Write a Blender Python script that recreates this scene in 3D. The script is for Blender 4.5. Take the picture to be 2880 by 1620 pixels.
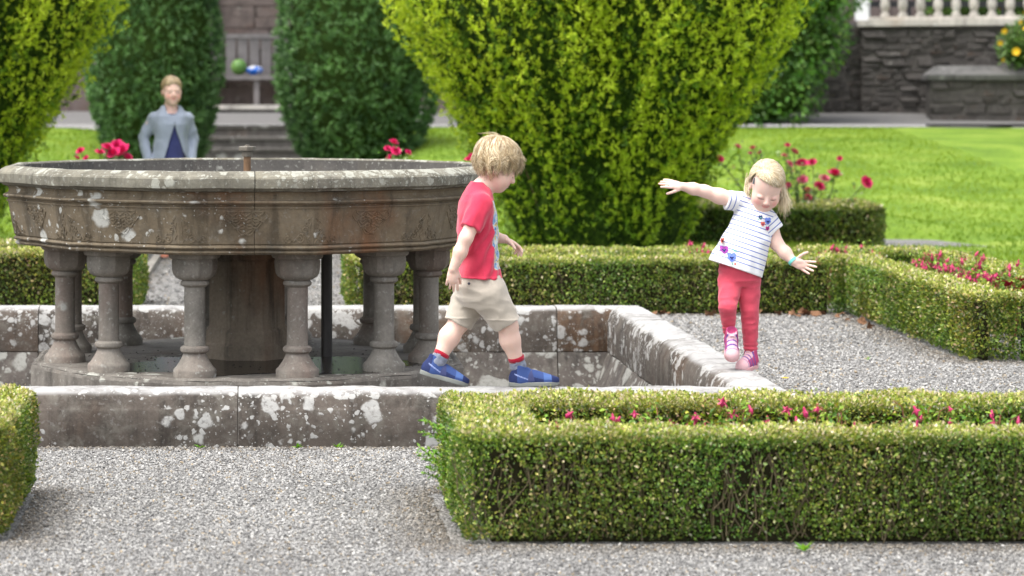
import bpy, math, random
import numpy as np
from mathutils import Vector, Matrix
from mathutils.bvhtree import BVHTree

for o in list(bpy.data.objects):
    bpy.data.objects.remove(o)
SC = bpy.context.scene
COL = SC.collection
R_ = math.radians

# ------------------------------------------------------------------ camera
FPX, VX, HY, CAMZ = 7400.0, 740.0, 250.0, 1.50      # focal length and vanishing point in photo pixels (2880 x 1620)
cam = bpy.data.cameras.new('camera')
camo = bpy.data.objects.new('camera', cam)
COL.objects.link(camo)
camo.location = (0, 0, CAMZ)
camo.rotation_euler = (R_(90), 0, 0)
cam.sensor_width = 36
cam.lens = FPX / 2880 * 36
cam.shift_x = 0.5 - VX / 2880
cam.shift_y = (HY - 810) / 2880
cam.clip_start, cam.clip_end = 0.1, 900
cam.dof.use_dof = True
cam.dof.focus_distance = 11.5
cam.dof.aperture_fstop = 3.6
SC.camera = camo
SC.cycles.max_bounces = 7; SC.cycles.diffuse_bounces = 3; SC.cycles.glossy_bounces = 3; SC.cycles.transmission_bounces = 4

# ------------------------------------------------------------------ sky, sun, exposure
SUN_EL, SUN_AZ = R_(68), R_(-125)                     # azimuth from +Y towards +X
world = bpy.data.worlds.new('World'); SC.world = world; world.use_nodes = True
wn = world.node_tree; wn.nodes.clear()
wo = wn.nodes.new('ShaderNodeOutputWorld'); bg = wn.nodes.new('ShaderNodeBackground')
sky = wn.nodes.new('ShaderNodeTexSky'); sky.sky_type = 'NISHITA'; sky.sun_disc = False
sky.sun_elevation = SUN_EL; sky.sun_rotation = SUN_AZ
sky.air_density = 1.0; sky.dust_density = 4.0; sky.ozone_density = 1.0
hs = wn.nodes.new('ShaderNodeHueSaturation'); hs.inputs['Saturation'].default_value = 0.30
wn.links.new(sky.outputs[0], hs.inputs['Color']); wn.links.new(hs.outputs[0], bg.inputs[0])
bg.inputs[1].default_value = 0.15
wn.links.new(bg.outputs[0], wo.inputs[0])
sl = bpy.data.lights.new('sun', 'SUN'); sl.energy = .95; sl.angle = R_(35); sl.color = (1, 0.965, 0.90)
so = bpy.data.objects.new('sun', sl); COL.objects.link(so)
sd = Vector((math.sin(SUN_AZ) * math.cos(SUN_EL), math.cos(SUN_AZ) * math.cos(SUN_EL), math.sin(SUN_EL)))
so.rotation_euler = sd.to_track_quat('Z', 'Y').to_euler()
so.location = (0, 10, 20)
SC.view_settings.view_transform = 'Standard'; SC.view_settings.look = 'None'
SC.view_settings.exposure = 1.42; SC.view_settings.gamma = 1.0
SC.view_settings.use_curve_mapping = False

# ------------------------------------------------------------------ helpers
def rng(s): return np.random.default_rng(s)
def U(y, z): return FPX * (CAMZ - z) / (y - HY)       # distance of a point of height z seen on photo row y
def XA(x, Y): return (x - VX) * Y / FPX

def vnoise(P, scale=1.0, seed=0):
    p = np.asarray(P, dtype=np.float64) * scale
    i = np.floor(p).astype(np.int64); f = p - i; f = f * f * (3 - 2 * f)
    out = 0
    for dx in (0, 1):
        wx = f[..., 0] if dx else 1 - f[..., 0]
        for dy in (0, 1):
            wy = f[..., 1] if dy else 1 - f[..., 1]
            for dz in (0, 1):
                wz = f[..., 2] if dz else 1 - f[..., 2]
                h = ((i[..., 0] + dx) * 374761393 + (i[..., 1] + dy) * 668265263 + (i[..., 2] + dz) * 1274126177 + seed * 144665) & 0xffffffff
                h = ((h ^ (h >> 13)) * 1274126177) & 0xffffffff
                h = (h ^ (h >> 16)) & 0xffff
                out = out + wx * wy * wz * (h / 65535.0)
    return out
def fbm(P, scale=1.0, seed=0, o=3):
    r = 0; a = 1; t = 0
    for k in range(o):
        r = r + a * vnoise(P, scale * 2 ** k, seed + k); t += a; a *= .5
    return r / t

def fast_mesh(name, V, F, cols=None, smooth=False, attrs=None):
    V = np.ascontiguousarray(V, dtype=np.float32); F = np.ascontiguousarray(F, dtype=np.int32)
    me = bpy.data.meshes.new(name)
    k = F.shape[1]; n = len(F)
    me.vertices.add(len(V)); me.vertices.foreach_set('co', V.ravel())
    me.loops.add(n * k); me.loops.foreach_set('vertex_index', F.ravel())
    me.polygons.add(n); me.polygons.foreach_set('loop_start', np.arange(0, n * k, k, dtype=np.int32))
    if smooth: me.polygons.foreach_set('use_smooth', np.ones(n, dtype=bool))
    if cols is not None:
        a = me.attributes.new('col', 'FLOAT_COLOR', 'POINT')
        c = np.ones((len(V), 4), dtype=np.float32); c[:, :3] = cols
        a.data.foreach_set('color', c.ravel())
    for kx, v in (attrs or {}).items():
        a = me.attributes.new(kx, 'FLOAT', 'POINT'); a.data.foreach_set('value', np.asarray(v, dtype=np.float32))
    me.update(calc_edges=True); me.validate()
    return me
def link(name, me, mat=None, parent=None, loc=None, rot=None, scale=None, kind=None):
    o = bpy.data.objects.new(name, me); COL.objects.link(o)
    if mat is not None and me is not None and len(me.materials) == 0: me.materials.append(mat)
    if parent is not None: o.parent = parent
    if loc is not None: o.location = loc
    if rot is not None: o.rotation_euler = rot
    if scale is not None: o.scale = scale
    if kind: o['kind'] = kind
    return o
def fm(name, V, F, mat, parent=None, cols=None, smooth=False, attrs=None, **k):
    return link(name, fast_mesh(name, V, F, cols, smooth, attrs), mat, parent, **k)
def pm(name, V, F, mat, parent=None, smooth=False, sharp=None, **k):
    me = bpy.data.meshes.new(name); me.from_pydata([tuple(map(float, v)) for v in V], [], [tuple(int(i) for i in f) for f in F])
    if smooth:
        me.polygons.foreach_set('use_smooth', np.ones(len(me.polygons), dtype=bool))
        if sharp: me.set_sharp_from_angle(angle=R_(sharp))
    me.update(); me.validate()
    return link(name, me, mat, parent, **k)
def empty(name, loc=(0, 0, 0), label=None, cat=None, group=None, rz=0):
    o = bpy.data.objects.new(name, None); COL.objects.link(o); o.location = loc; o.rotation_euler = (0, 0, rz)
    o.empty_display_size = .1
    return tag(o, label, cat, group)
def tag(o, label=None, cat=None, group=None, kind=None):
    if label: o['label'] = label
    if cat: o['category'] = cat
    if group: o['group'] = group
    if kind: o['kind'] = kind
    return o
def copy_tree(o, parent=None):
    c = o.copy(); COL.objects.link(c); c.parent = parent
    for ch in o.children: copy_tree(ch, c)
    return c

# ------------------------------------------------------------------ material helper
class G:
    def __init__(s, name, rough=.8, spec=.3):
        s.m = bpy.data.materials.new(name); s.m.use_nodes = True
        s.t = s.m.node_tree; s.p = s.t.nodes['Principled BSDF']; s.out = s.t.nodes['Material Output']
        s.p.inputs['Roughness'].default_value = rough; s.p.inputs['Specular IOR Level'].default_value = spec
        s._c = None
    def n(s, ty, **kw):
        nd = s.t.nodes.new(ty)
        for k, v in kw.items(): setattr(nd, k, v)
        return nd
    def set(s, sock, v):
        if hasattr(v, 'links'): s.t.links.new(v, sock)
        elif isinstance(v, (tuple, list)) and sock.type == 'RGBA' and len(v) == 3: sock.default_value = (*v, 1)
        else: sock.default_value = v
    def coord(s, kind='Object', rand=True):
        if s._c is None:
            tc = s.n('ShaderNodeTexCoord'); o = tc.outputs[kind]
            if rand:
                oi = s.n('ShaderNodeObjectInfo'); ad = s.n('ShaderNodeVectorMath', operation='ADD')
                mu = s.math('MULTIPLY', oi.outputs['Random'], 31.7)
                s.set(ad.inputs[0], o); s.set(ad.inputs[1], mu); o = ad.outputs[0]
            s._c = o
        return s._c
    def scaled(s, v, sc):
        mp = s.n('ShaderNodeVectorMath', operation='MULTIPLY'); s.set(mp.inputs[0], v); mp.inputs[1].default_value = sc
        return mp.outputs[0]
    def noise(s, scale, detail=5, rough=.6, vec=None, dist=0, out='Fac'):
        nd = s.n('ShaderNodeTexNoise'); nd.inputs['Scale'].default_value = scale; nd.inputs['Detail'].default_value = detail
        nd.inputs['Roughness'].default_value = rough; nd.inputs['Distortion'].default_value = dist
        s.set(nd.inputs['Vector'], vec if vec is not None else s.coord()); return nd.outputs[out]
    def voro(s, scale, vec=None, feature='F1', rand=1.0):
        nd = s.n('ShaderNodeTexVoronoi', feature=feature); nd.inputs['Scale'].default_value = scale
        nd.inputs['Randomness'].default_value = rand
        s.set(nd.inputs['Vector'], vec if vec is not None else s.coord()); return nd
    def math(s, op, a, b=0.0, c=None, clamp=False):
        nd = s.n('ShaderNodeMath', operation=op); nd.use_clamp = clamp
        s.set(nd.inputs[0], a); s.set(nd.inputs[1], b)
        if c is not None: s.set(nd.inputs[2], c)
        return nd.outputs[0]
    def mapr(s, v, a, b, c=0.0, d=1.0, smooth=True):
        nd = s.n('ShaderNodeMapRange'); nd.interpolation_type = 'SMOOTHSTEP' if smooth else 'LINEAR'
        s.set(nd.inputs[0], v)
        for i, x in enumerate((a, b, c, d)): s.set(nd.inputs[1 + i], x)
        return nd.outputs[0]
    def ramp(s, f, stops, interp='LINEAR'):
        nd = s.n('ShaderNodeValToRGB'); cr = nd.color_ramp; cr.interpolation = interp
        while len(cr.elements) < len(stops): cr.elements.new(.5)
        for e, (p, c) in zip(cr.elements, stops): e.position = p; e.color = (*c, 1)
        s.set(nd.inputs[0], f); return nd.outputs[0]
    def mix(s, f, a, b, mode='MIX'):
        nd = s.n('ShaderNodeMix', data_type='RGBA', blend_type=mode)
        s.set(nd.inputs[0], f); s.set(nd.inputs[6], a); s.set(nd.inputs[7], b); return nd.outputs[2]
    def attr(s, name='col', out='Color'):
        nd = s.n('ShaderNodeAttribute'); nd.attribute_name = name; return nd.outputs[out]
    def base(s, c): s.set(s.p.inputs['Base Color'], c); return s
    def bump(s, h, strength=.4, dist=.01):
        nd = s.n('ShaderNodeBump'); nd.inputs['Strength'].default_value = strength; nd.inputs['Distance'].default_value = dist
        s.set(nd.inputs['Height'], h); s.t.links.new(nd.outputs[0], s.p.inputs['Normal']); return s
    def translucent(s, fac, col):
        tr = s.n('ShaderNodeBsdfTranslucent'); s.set(tr.inputs[0], col)
        mx = s.n('ShaderNodeMixShader'); mx.inputs[0].default_value = fac
        s.t.links.new(s.p.outputs[0], mx.inputs[1]); s.t.links.new(tr.outputs[0], mx.inputs[2])
        s.t.links.new(mx.outputs[0], s.out.inputs[0]); return s

def stone_mat(name, dark, mid, warm, lich=(.62, .62, .58), amt=.5, S=9.0, gate=(.42, .62), top=0.0, speck=.3, streak=.35, rough=.85, warmgate=(.55, .75), wscale=1.3, mott=.0, pale=None, world=False):
    g = G(name, rough, .25)
    if world: g._c = g.n('ShaderNodeNewGeometry').outputs['Position']
    c = g.coord()
    n1 = g.noise(3.2, 9, .68)
    col = g.ramp(n1, [(.28, dark), (.5, mid), (.74, tuple(min(1, x * 1.35) for x in mid))])
    wv = g.noise(wscale, 4, .6, vec=g.scaled(c, (1, 1, .45)))
    col = g.mix(g.mapr(wv, *warmgate), col, warm)
    st = g.noise(11, 5, .65, vec=g.scaled(c, (1, 1, .09)))
    col = g.mix(g.math('MULTIPLY', g.mapr(st, .48, .68), streak), col, tuple(x * .35 for x in dark))
    fine = g.noise(75, 4, .7)
    col = g.mix(.5, col, g.ramp(fine, [(.25, (.35, .35, .35)), (.75, (.72, .72, .72))]), 'OVERLAY')
    if mott:
        mo = g.math('MULTIPLY', g.mapr(g.noise(13, 8, .72, dist=.6), .46, .66), mott)
        col = g.mix(mo, col, g.mix(g.noise(5, 3), (.135, .125, .10), (.185, .175, .155)))
        col = g.mix(g.math('MULTIPLY', g.mapr(g.noise(7, 7, .7), .50, .68), mott * .9), col, tuple(x * .55 for x in dark))
    if pale:
        ge0 = g.n('ShaderNodeNewGeometry'); sx0 = g.n('ShaderNodeSeparateXYZ'); g.set(sx0.inputs[0], ge0.outputs['Normal'])
        col = g.mix(g.math('MULTIPLY', g.mapr(sx0.outputs[2], .62, .95), g.mapr(g.noise(6, 8, .7), .30, .55, .35, .9)), col, pale)
    # lichen rosettes
    dn = g.n('ShaderNodeTexNoise'); dn.inputs['Scale'].default_value = 22; dn.inputs['Detail'].default_value = 4
    g.set(dn.inputs['Vector'], c)
    dv = g.n('ShaderNodeVectorMath', operation='MULTIPLY_ADD'); g.set(dv.inputs[0], dn.outputs['Color']); dv.inputs[1].default_value = (.05, .05, .05); g.set(dv.inputs[2], c)
    gt = g.mapr(g.noise(1.7, 3, .6), *gate)
    if top:
        ge = g.n('ShaderNodeNewGeometry'); sx = g.n('ShaderNodeSeparateXYZ'); g.set(sx.inputs[0], ge.outputs['Normal'])
        tb = g.math('MULTIPLY', g.mapr(sx.outputs[2], .25, .85), top); gt = g.math('ADD', gt, tb)
    masks = []
    for sc, k in ((S, 1.0), (S * 2.6, .85), (S * 6, .6)):
        vo = g.voro(sc, dv.outputs[0]); sep = g.n('ShaderNodeSeparateColor'); g.set(sep.inputs[0], vo.outputs['Color'])
        r = g.math('MULTIPLY', g.math('MULTIPLY', g.math('POWER', sep.outputs[0], 1.4), amt * k), gt)
        masks.append(g.mapr(g.math('SUBTRACT', r, vo.outputs['Distance']), -.045, .085))
    m = g.math('MAXIMUM', masks[0], g.math('MAXIMUM', masks[1], masks[2]))
    m = g.math('MULTIPLY', m, g.mapr(g.noise(55, 4, .65), .34, .50, .55, 1.0))
    lc = g.mix(g.noise(40, 3), tuple(x * .72 for x in lich), tuple(min(.9, x * 1.12) for x in lich))
    col = g.mix(g.math('MULTIPLY', m, .85), col, lc)
    sp = g.mapr(g.noise(48, 3, .5), .60, .68)
    col = g.mix(g.math('MULTIPLY', sp, speck), col, tuple(x * .85 for x in lich))
    g.base(col)
    g.bump(g.math('ADD', g.math('ADD', g.math('MULTIPLY', fine, .5), g.math('MULTIPLY', n1, .8)), g.math('MULTIPLY', m, .35)), .55, .006)
    return g.m
def leaf_mat(name, trans=.28, rough=.5, spec=.35):
    g = G(name, rough, spec); a = g.attr('col'); g.base(a)
    hs_ = g.n('ShaderNodeHueSaturation'); hs_.inputs['Value'].default_value = 1.5; hs_.inputs['Saturation'].default_value = 1.15
    g.set(hs_.inputs['Color'], a); g.translucent(trans, hs_.outputs[0]); return g.m
def plain_mat(name, col, rough=.7, spec=.3, var=.25, scale=8.0, bump=.0, bscale=60):
    g = G(name, rough, spec); n = g.noise(scale, 5, .6)
    g.base(g.ramp(n, [(.25, tuple(x * (1 - var) for x in col)), (.75, tuple(min(1, x * (1 + var)) for x in col))]))
    if bump: g.bump(g.noise(bscale, 4), bump, .004)
    return g.m
def cloth_mat(name, col, var=.08, bump=.25, sc=18.0, weave=900):
    g = G(name, .9, .15); n = g.noise(sc, 4, .55)
    g.base(g.ramp(n, [(.3, tuple(x * (1 - var) for x in col)), (.7, tuple(min(1, x * (1 + var)) for x in col))]))
    g.p.inputs['Sheen Weight'].default_value = .25; g.p.inputs['Sheen Roughness'].default_value = .5
    g.bump(g.math('ADD', g.noise(weave, 1, .5), g.math('MULTIPLY', g.noise(40, 3, .5), 2.0)), bump, .003)
    return g.m
# ================================================================== SETTING
AX = -0.08                                            # garden axis through the fountain
PX0, PX1, PY0, PY1 = -2.415, 2.255, 11.01, 15.475     # outer faces of the pool wall
CT = 0.235                                            # coping height

# ---- gravel
def gravel_mat():
    g = G('gravel_bed', .9, .2); c = g.coord('Object', False)
    v = g.voro(95, c); sep = g.n('ShaderNodeSeparateColor'); g.set(sep.inputs[0], v.outputs['Color'])
    col = g.ramp(sep.outputs[0], [(0, (.08, .078, .076)), (.3, (.19, .185, .178)), (.7, (.32, .312, .30)), (1, (.45, .435, .41))])
    col = g.mix(g.mapr(g.noise(.9, 4), .45, .7, 0, .3), col, (.27, .23, .18))
    g.base(col); g.bump(g.math('SUBTRACT', 1.0, v.outputs['Distance']), .9, .02)
    return g.m
M_grav = gravel_mat()
def grid_rects(xs, ys, holes, z=0.0):
    V = [(x, y, z) for y in ys for x in xs]; n = len(xs); F = []
    for j in range(len(ys) - 1):
        for i in range(n - 1):
            cx, cy = (xs[i] + xs[i + 1]) / 2, (ys[j] + ys[j + 1]) / 2
            if any(a < cx < b and c < cy < d for a, b, c, d in holes): continue
            F.append((j * n + i, j * n + i + 1, (j + 1) * n + i + 1, (j + 1) * n + i))
    return V, F
hole = (PX0 + .1, PX1 - .1, PY0 + .1, PY1 - .1)
V, F = grid_rects([-300, hole[0], hole[1], 300], [-60, hole[2], hole[3], 500], [hole])
tag(pm('ground', V, F, M_grav), 'pale grey gravel ground of the garden', kind='structure')

# ---- lawn: a height field that dips under the gravel along the paths
def lawn_h(X, Y):
    ss = lambda a, b, t: np.clip((t - a) / (b - a), 0, 1) ** 2 * (3 - 2 * np.clip((t - a) / (b - a), 0, 1))
    rise = .86 * ss(24.5, 41.5, Y) ** 1.15
    ax = np.abs(X - AX + .08)
    z = .035 + rise * ss(.9, 2.6, ax)
    z = z + .03 * (vnoise(np.stack([X, Y, X * 0], -1), .5, 3) - .5) + .012 * (vnoise(np.stack([X, Y, X * 0], -1), 2.6, 4) - .5)
    path = ss(.93, .84, ax)                                            # axial path
    nx = .35 * (vnoise(np.stack([X, Y, X * 0], -1), .9, 8) - .5)
    pt = ss(5.45, 5.6, X) * ss(7.3, 6.5, X + (Y - 25) * .2 + nx) * ss(24.35, 24.55, Y + nx) * ss(26.5, 26.15, Y + nx)
    z = z + .12 * ss(7.6, 6.8, X + (Y - 25) * .2) * ss(26.1, 26.9, Y) * ss(5.5, 6.0, X)
    bed = ss(4.95, 4.8, X) * ss(18.72, 18.66, Y)
    return z * (1 - np.maximum(np.maximum(path, pt), bed)) - .08 * np.maximum(np.maximum(path, pt), bed)
lx = np.concatenate([np.arange(-14, -2, .5), np.arange(-2, 8.5, .09), np.arange(8.5, 17, .5)])
ly = np.concatenate([np.arange(13.4, 18.5, .35), np.arange(18.5, 27.5, .09), np.arange(27.5, 41.6, .35)])
LX, LY = np.meshgrid(lx, ly)
LZ = lawn_h(LX, LY)
nl = len(lx)
ii, jj = np.meshgrid(np.arange(nl - 1), np.arange(len(ly) - 1))
a = (jj * nl + ii).ravel()
F = np.stack([a, a + 1, a + 1 + nl, a + nl], -1)
cy = LY.ravel()[a]; cx = LX.ravel()[a]
keep = (cy > 18.58) | (cx > 4.85)
keep &= ~((np.abs(cx) < .7) & (cy > 19))
g = G('lawn_grass', .85, .15); c = g.coord('Object', False)
n1 = g.noise(1.1, 4, .6); n2 = g.noise(26, 4, .7, vec=g.scaled(c, (1, .6, 1)))
col = g.ramp(n1, [(.32, (.088, .155, .020)), (.52, (.145, .23, .028)), (.70, (.225, .29, .055))])
col = g.mix(.55, col, g.ramp(n2, [(.25, (.2, .22, .15)), (.75, (.8, .8, .7))]), 'OVERLAY')
g.base(col); g.bump(n2, .7, .03)
M_lawn = g.m
tag(fm('lawn', np.stack([LX, LY, LZ], -1).reshape(-1, 3), F[keep], M_lawn, smooth=True), 'bright green lawn rising towards the terrace', kind='structure')

# ---- grass blades on the lawn
M_blade = leaf_mat('grass_blades', .35, .5, .2)
def blades(n, x0, x1, y0, y1, h, seed):
    r = rng(seed); X = r.uniform(x0, x1, n); Y = y0 + (y1 - y0) * r.random(n) ** 1.25
    Z = lawn_h(X, Y); k = (Z > .005) & ~((X < 4.95) & (Y < 18.7)); X, Y, Z = X[k], Y[k], Z[k]; n = len(X)
    a = r.uniform(0, 6.28, n); w = .0055 * (1 + .03 * Y); H = h * r.uniform(.5, 1.3, n)
    bx, by = np.cos(a), np.sin(a); t = r.normal(0, .4, (n, 2)) * H[:, None]
    V = np.empty((n, 3, 3)); V[:, 0] = np.stack([X - bx * w, Y - by * w, Z - .004], -1); V[:, 1] = np.stack([X + bx * w, Y + by * w, Z - .004], -1)
    V[:, 2] = np.stack([X + t[:, 0], Y + t[:, 1], Z + H], -1)
    m = vnoise(np.stack([X, Y, X * 0], -1), .7, 5)[:, None] * .7 + r.random((n, 1)) * .5
    c = (1 - m) * np.array([.09, .185, .018]) + m * np.array([.24, .315, .042]); c = np.repeat(c, 3, 0)
    return V.reshape(-1, 3), np.arange(n * 3).reshape(-1, 3), c
V, F, c = blades(90000, -3.5, 9.5, 18.6, 40.5, .035, 11)
tag(fm('grass', V, F, M_blade, cols=c), 'short mown grass blades over the lawn', 'grass', kind='stuff')

# ---- terrace path and steps at the far end
M_path = plain_mat('path_gravel', (.135, .131, .128), .9, .2, .3, 30, .6, 120)
xs = [-60, 60]; V = []; prof = [(40.98, .95), (43.2, 1.10), (46, 1.14), (80, 1.3)]
for y, z in prof: V += [(-60, y, z), (60, y, z)]
F = [(2 * i, 2 * i + 1, 2 * i + 3, 2 * i + 2) for i in range(3)]
tag(pm('terrace_path', V, F, M_path), 'grey gravel path along the terrace', kind='structure')

# ---- kerbs of the axial path
M_kerb = stone_mat('kerb_stone', (.16, .14, .12), (.28, .26, .23), (.3, .25, .2), amt=.4)
def box(x0, x1, y0, y1, z0, z1):
    V = [(x, y, z) for z in (z0, z1) for y in (y0, y1) for x in (x0, x1)]
    return V, [(0, 2, 3, 1), (4, 5, 7, 6), (0, 1, 5, 4), (2, 6, 7, 3), (0, 4, 6, 2), (1, 3, 7, 5)]
for side, nm in ((-1, 'left'), (1, 'right')):
    k = empty('path_kerb', (AX + side * .85, 18.9, 0), 'row of thin edging stones on the %s of the path behind the fountain' % nm, 'kerb')
    y = 0.0; r = random.Random(5 + side)
    while y < 9:
        L = r.uniform(.7, 1.0); V, F = box(-.03, .03, y, y + L - .012, -.05, .05 + r.uniform(-.006, .006))
        pm('edging_stone', V, F, M_kerb, k); y += L

# ================================================================== POOL WALL
M_cop = stone_mat('coping_stone', (.040, .034, .029), (.088, .073, .061), (.105, .062, .036), lich=(.44, .435, .415), amt=.68, S=12, gate=(.38, .58), top=.5, mott=.55, pale=(.36, .355, .345), speck=.16, streak=.6, warmgate=(.50, .72))
M_low = stone_mat('lower_stone', (.045, .04, .037), (.095, .082, .073), (.11, .07, .045), lich=(.36, .36, .33), mott=.5, amt=.68, S=6, gate=(.36, .58), speck=.3, streak=.6)
def run_map(side):
    return {'front': lambda s, o, z: (s, PY0 + o, z), 'back': lambda s, o, z: (s, PY1 - o, z),
            'left': lambda s, o, z: (PX0 + o, s, z), 'right': lambda s, o, z: (PX1 - o, s, z)}[side]
def sweep_stone(name, side, s0, s1, m0, m1, prof, mat, parent, seed, jit=.004, gap=.0025):
    f = run_map(side); n = max(4, int(abs(s1 - s0) / .035)); V = []; F = []; P = len(prof)
    for i in range(n + 1):
        t = i / n
        for j, (o, z) in enumerate(prof):
            a = s0 + (o if m0 else gap); b = s1 - (o if m1 else gap)
            s = a + (b - a) * t
            V.append(f(s, o, z))
    V = np.array(V, dtype=float)
    d = (np.stack([vnoise(V, 9, seed), vnoise(V, 9, seed + 1), vnoise(V, 9, seed + 2)], -1) - .5) * 2 * jit + (np.stack([vnoise(V, 34, seed + 3), vnoise(V, 34, seed + 4), vnoise(V, 34, seed + 5)], -1) - .5) * jit
    ends = np.zeros(len(V), bool); ends[:P] = True; ends[-P:] = True
    d[ends] *= .3; V = V + d
    for i in range(n):
        for j in range(P):
            k = (j + 1) % P
            F.append((i * P + j, i * P + k, (i + 1) * P + k, (i + 1) * P + j))
    F.append(tuple(range(P))[::-1]); F.append(tuple(n * P + j for j in range(P)))
    o = pm(name, V, F, mat, parent, smooth=True, sharp=38)
    return o
pool = empty('pool_wall', (0, 0, 0), 'low square stone pool wall with lichen blotched coping round the fountain', 'wall')
cp = [(0, -.06), (0, .06), (0, .150), (.006, .160), (.012, .172), (.018, .198), (.032, .218), (.058, .233), (.10, CT), (.155, CT), (.205, .233), (.232, .218), (.247, .198), (.254, .172), (.262, .160), (.264, .06), (.264, -.018), (.2, -.06)]
lp = [(.16, -.024), (.268, -.024), (.325, -.17), (.40, -.36), (.16, -.36)]
runs = {'front': (PX0, PX1, [-1.62, -.106, 1.18]), 'back': (PX0, PX1, [-1.3, .12, 1.7]), 'left': (PY0, PY1, [12.4, 13.7]), 'right': (PY0, PY1, [12.18, 13.3, 14.42])}
sd = 100
for side, (a, b, js) in runs.items():
    e = [a] + js + [b]
    for i in range(len(e) - 1):
        sd += 7
        sweep_stone('coping_stone', side, e[i], e[i + 1], i == 0, i == len(e) - 2, cp, M_cop, pool, sd)
        sweep_stone('lower_stone', side, e[i], e[i + 1], i == 0, i == len(e) - 2, lp, M_low, pool, sd + 3, .003)
M_floor = plain_mat('pool_floor', (.09, .075, .065), .5, .4, .4, 5, .4)
V, F = box(PX0 + .2, PX1 - .2, PY0 + .2, PY1 - .2, -.45, -.33)
tag(pm('pool_floor', V, F, M_floor), 'dark damp floor of the stone pool', kind='structure')

# ================================================================== FOUNTAIN
FC = (AX - 0.0, 13.24)
fountain = empty('fountain', (FC[0], FC[1], 0), 'large twelve sided carved stone fountain bowl on short columns', 'fountain')
M_bowl = stone_mat('bowl_sandstone', (.085, .067, .045), (.170, .135, .090), (.215, .105, .052), lich=(.62, .62, .57), amt=.40, S=7, gate=(.45, .62), speck=.10, streak=.55, mott=.28, warmgate=(.54, .70), wscale=1.4, world=True)
M_rim = stone_mat('rim_lichen_stone', (.085, .077, .059), (.19, .178, .14), (.165, .14, .085), lich=(.38, .38, .325), amt=.62, S=16, gate=(.34, .60), top=.35, speck=.55, streak=.45, mott=.5)
M_col = stone_mat('column_stone', (.135, .124, .106), (.235, .217, .188), (.21, .150, .120), lich=(.50, .50, .46), amt=.45, S=7, gate=(.52, .7), speck=.35, streak=.3, mott=.3, warmgate=(.45, .7))
M_drum = stone_mat('drum_stone', (.10, .086, .066), (.20, .165, .125), (.25, .125, .07), lich=(.3, .29, .25), amt=.35, S=7, speck=.12, streak=.7)
M_plat = stone_mat('platform_stone', (.085, .075, .066), (.165, .15, .13), (.16, .125, .095), lich=(.48, .48, .42), amt=.5, S=9, gate=(.45, .65), top=.25, speck=.25, streak=.4)
C15 = math.cos(R_(15))
def polyr(deg):
    d = ((deg + 15) % 30) - 15
    return 1 / math.cos(R_(d))
def lathe12(name, prof, d0, d1, mat, parent, jit=.003, seed=0, step=1.5, closed=False, gap=0.0, tp=False):
    """sweep a (apothem, z) profile round a twelve sided plan from angle d0 to d1; angle 0 faces the camera"""
    degs = sorted(set([d0, d1] + [x for x in np.arange(math.ceil(d0 / step) * step, d1, step)] + [x for x in range(-375, 376, 15) if d0 < x < d1]))
    full = abs((d1 - d0) - 360) < 1e-6
    if full: degs = degs[:-1]
    V = []; P = len(prof); F = []
    for dg in degs:
        s, c = math.sin(R_(dg)), math.cos(R_(dg)); k = polyr(dg)
        for a, z in prof: V.append((a * k * s, -a * k * c, z))
    V = np.array(V)
    if jit:
        V = V + (np.stack([vnoise(V, 12, seed), vnoise(V, 12, seed + 1), vnoise(V, 12, seed + 2)], -1) - .5) * 2 * jit + (np.stack([vnoise(V, 45, seed + 3), vnoise(V, 45, seed + 4), vnoise(V, 45, seed + 5)], -1) - .5) * jit
    n = len(degs)
    if gap and not full:
        for i, sg in ((0, 1), (n - 1, -1)):
            dg = R_(degs[i]); V[i * P:(i + 1) * P] += np.array([math.cos(dg), math.sin(dg), 0]) * gap * sg
    for i in range(n if full else n - 1):
        i2 = (i + 1) % n
        for j in range(P if closed else P - 1):
            k = (j + 1) % P
            F.append((i * P + j, i2 * P + j, i2 * P + k, i * P + k))
    if closed and not full:
        F.append(tuple(range(P))[::-1]); F.append(tuple((n - 1) * P + j for j in range(P)))
        F[-1], F[-2] = F[-1][::-1], F[-2][::-1]
    if full and tp: F.append(tuple(i * P + P - 1 for i in range(n)))
    return pm(name, V, F, mat, parent, smooth=True, sharp=22)
# walls of the bowl in segments, the joints as real gaps
rimp = [(1.141, 1.028), (1.195, 1.030), (1.205, 1.038), (1.222, 1.042), (1.229, 1.046), (1.231, 1.060), (1.231, 1.088), (1.226, 1.096), (1.208, 1.108), (1.186, 1.119), (1.172, 1.122), (1.150, 1.122), (1.143, 1.115), (1.141, 1.04)]
bodp = [(1.135, 1.027), (1.09, .82), (1.00, .75), (1.0, .735), (1.10, .733), (1.128, .737), (1.138, .745), (1.138, .752), (1.128, .757), (1.130, .760), (1.144, .763), (1.148, .769), (1.144, .776), (1.134, .780), (1.140, .786), (1.172, .945), (1.174, .950), (1.180, .952), (1.181, .957), (1.172, .960), (1.174, .966), (1.192, .972), (1.198, .979), (1.194, .987), (1.178, .990), (1.170, 1.000), (1.168, 1.012), (1.176, 1.024), (1.190, 1.028), (1.190, 1.0275)]
cuts = [2.0, 92.0, 182.0, 272.0, 362.0]
for i in range(4):
    lathe12('rim_stone', rimp, cuts[i], cuts[i + 1], M_rim, fountain, .0016, 40 + i * 9, closed=True, gap=.0018)
    lathe12('bowl_wall', bodp, cuts[i], cuts[i + 1], M_bowl, fountain, .0011, 80 + i * 9, closed=True, gap=.0012)
M_lin = stone_mat('lining_stone', (.05, .047, .044), (.095, .088, .080), (.1, .085, .06), lich=(.36, .36, .32), amt=.5, S=14, gate=(.42, .62), speck=.55, streak=.3)
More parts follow.
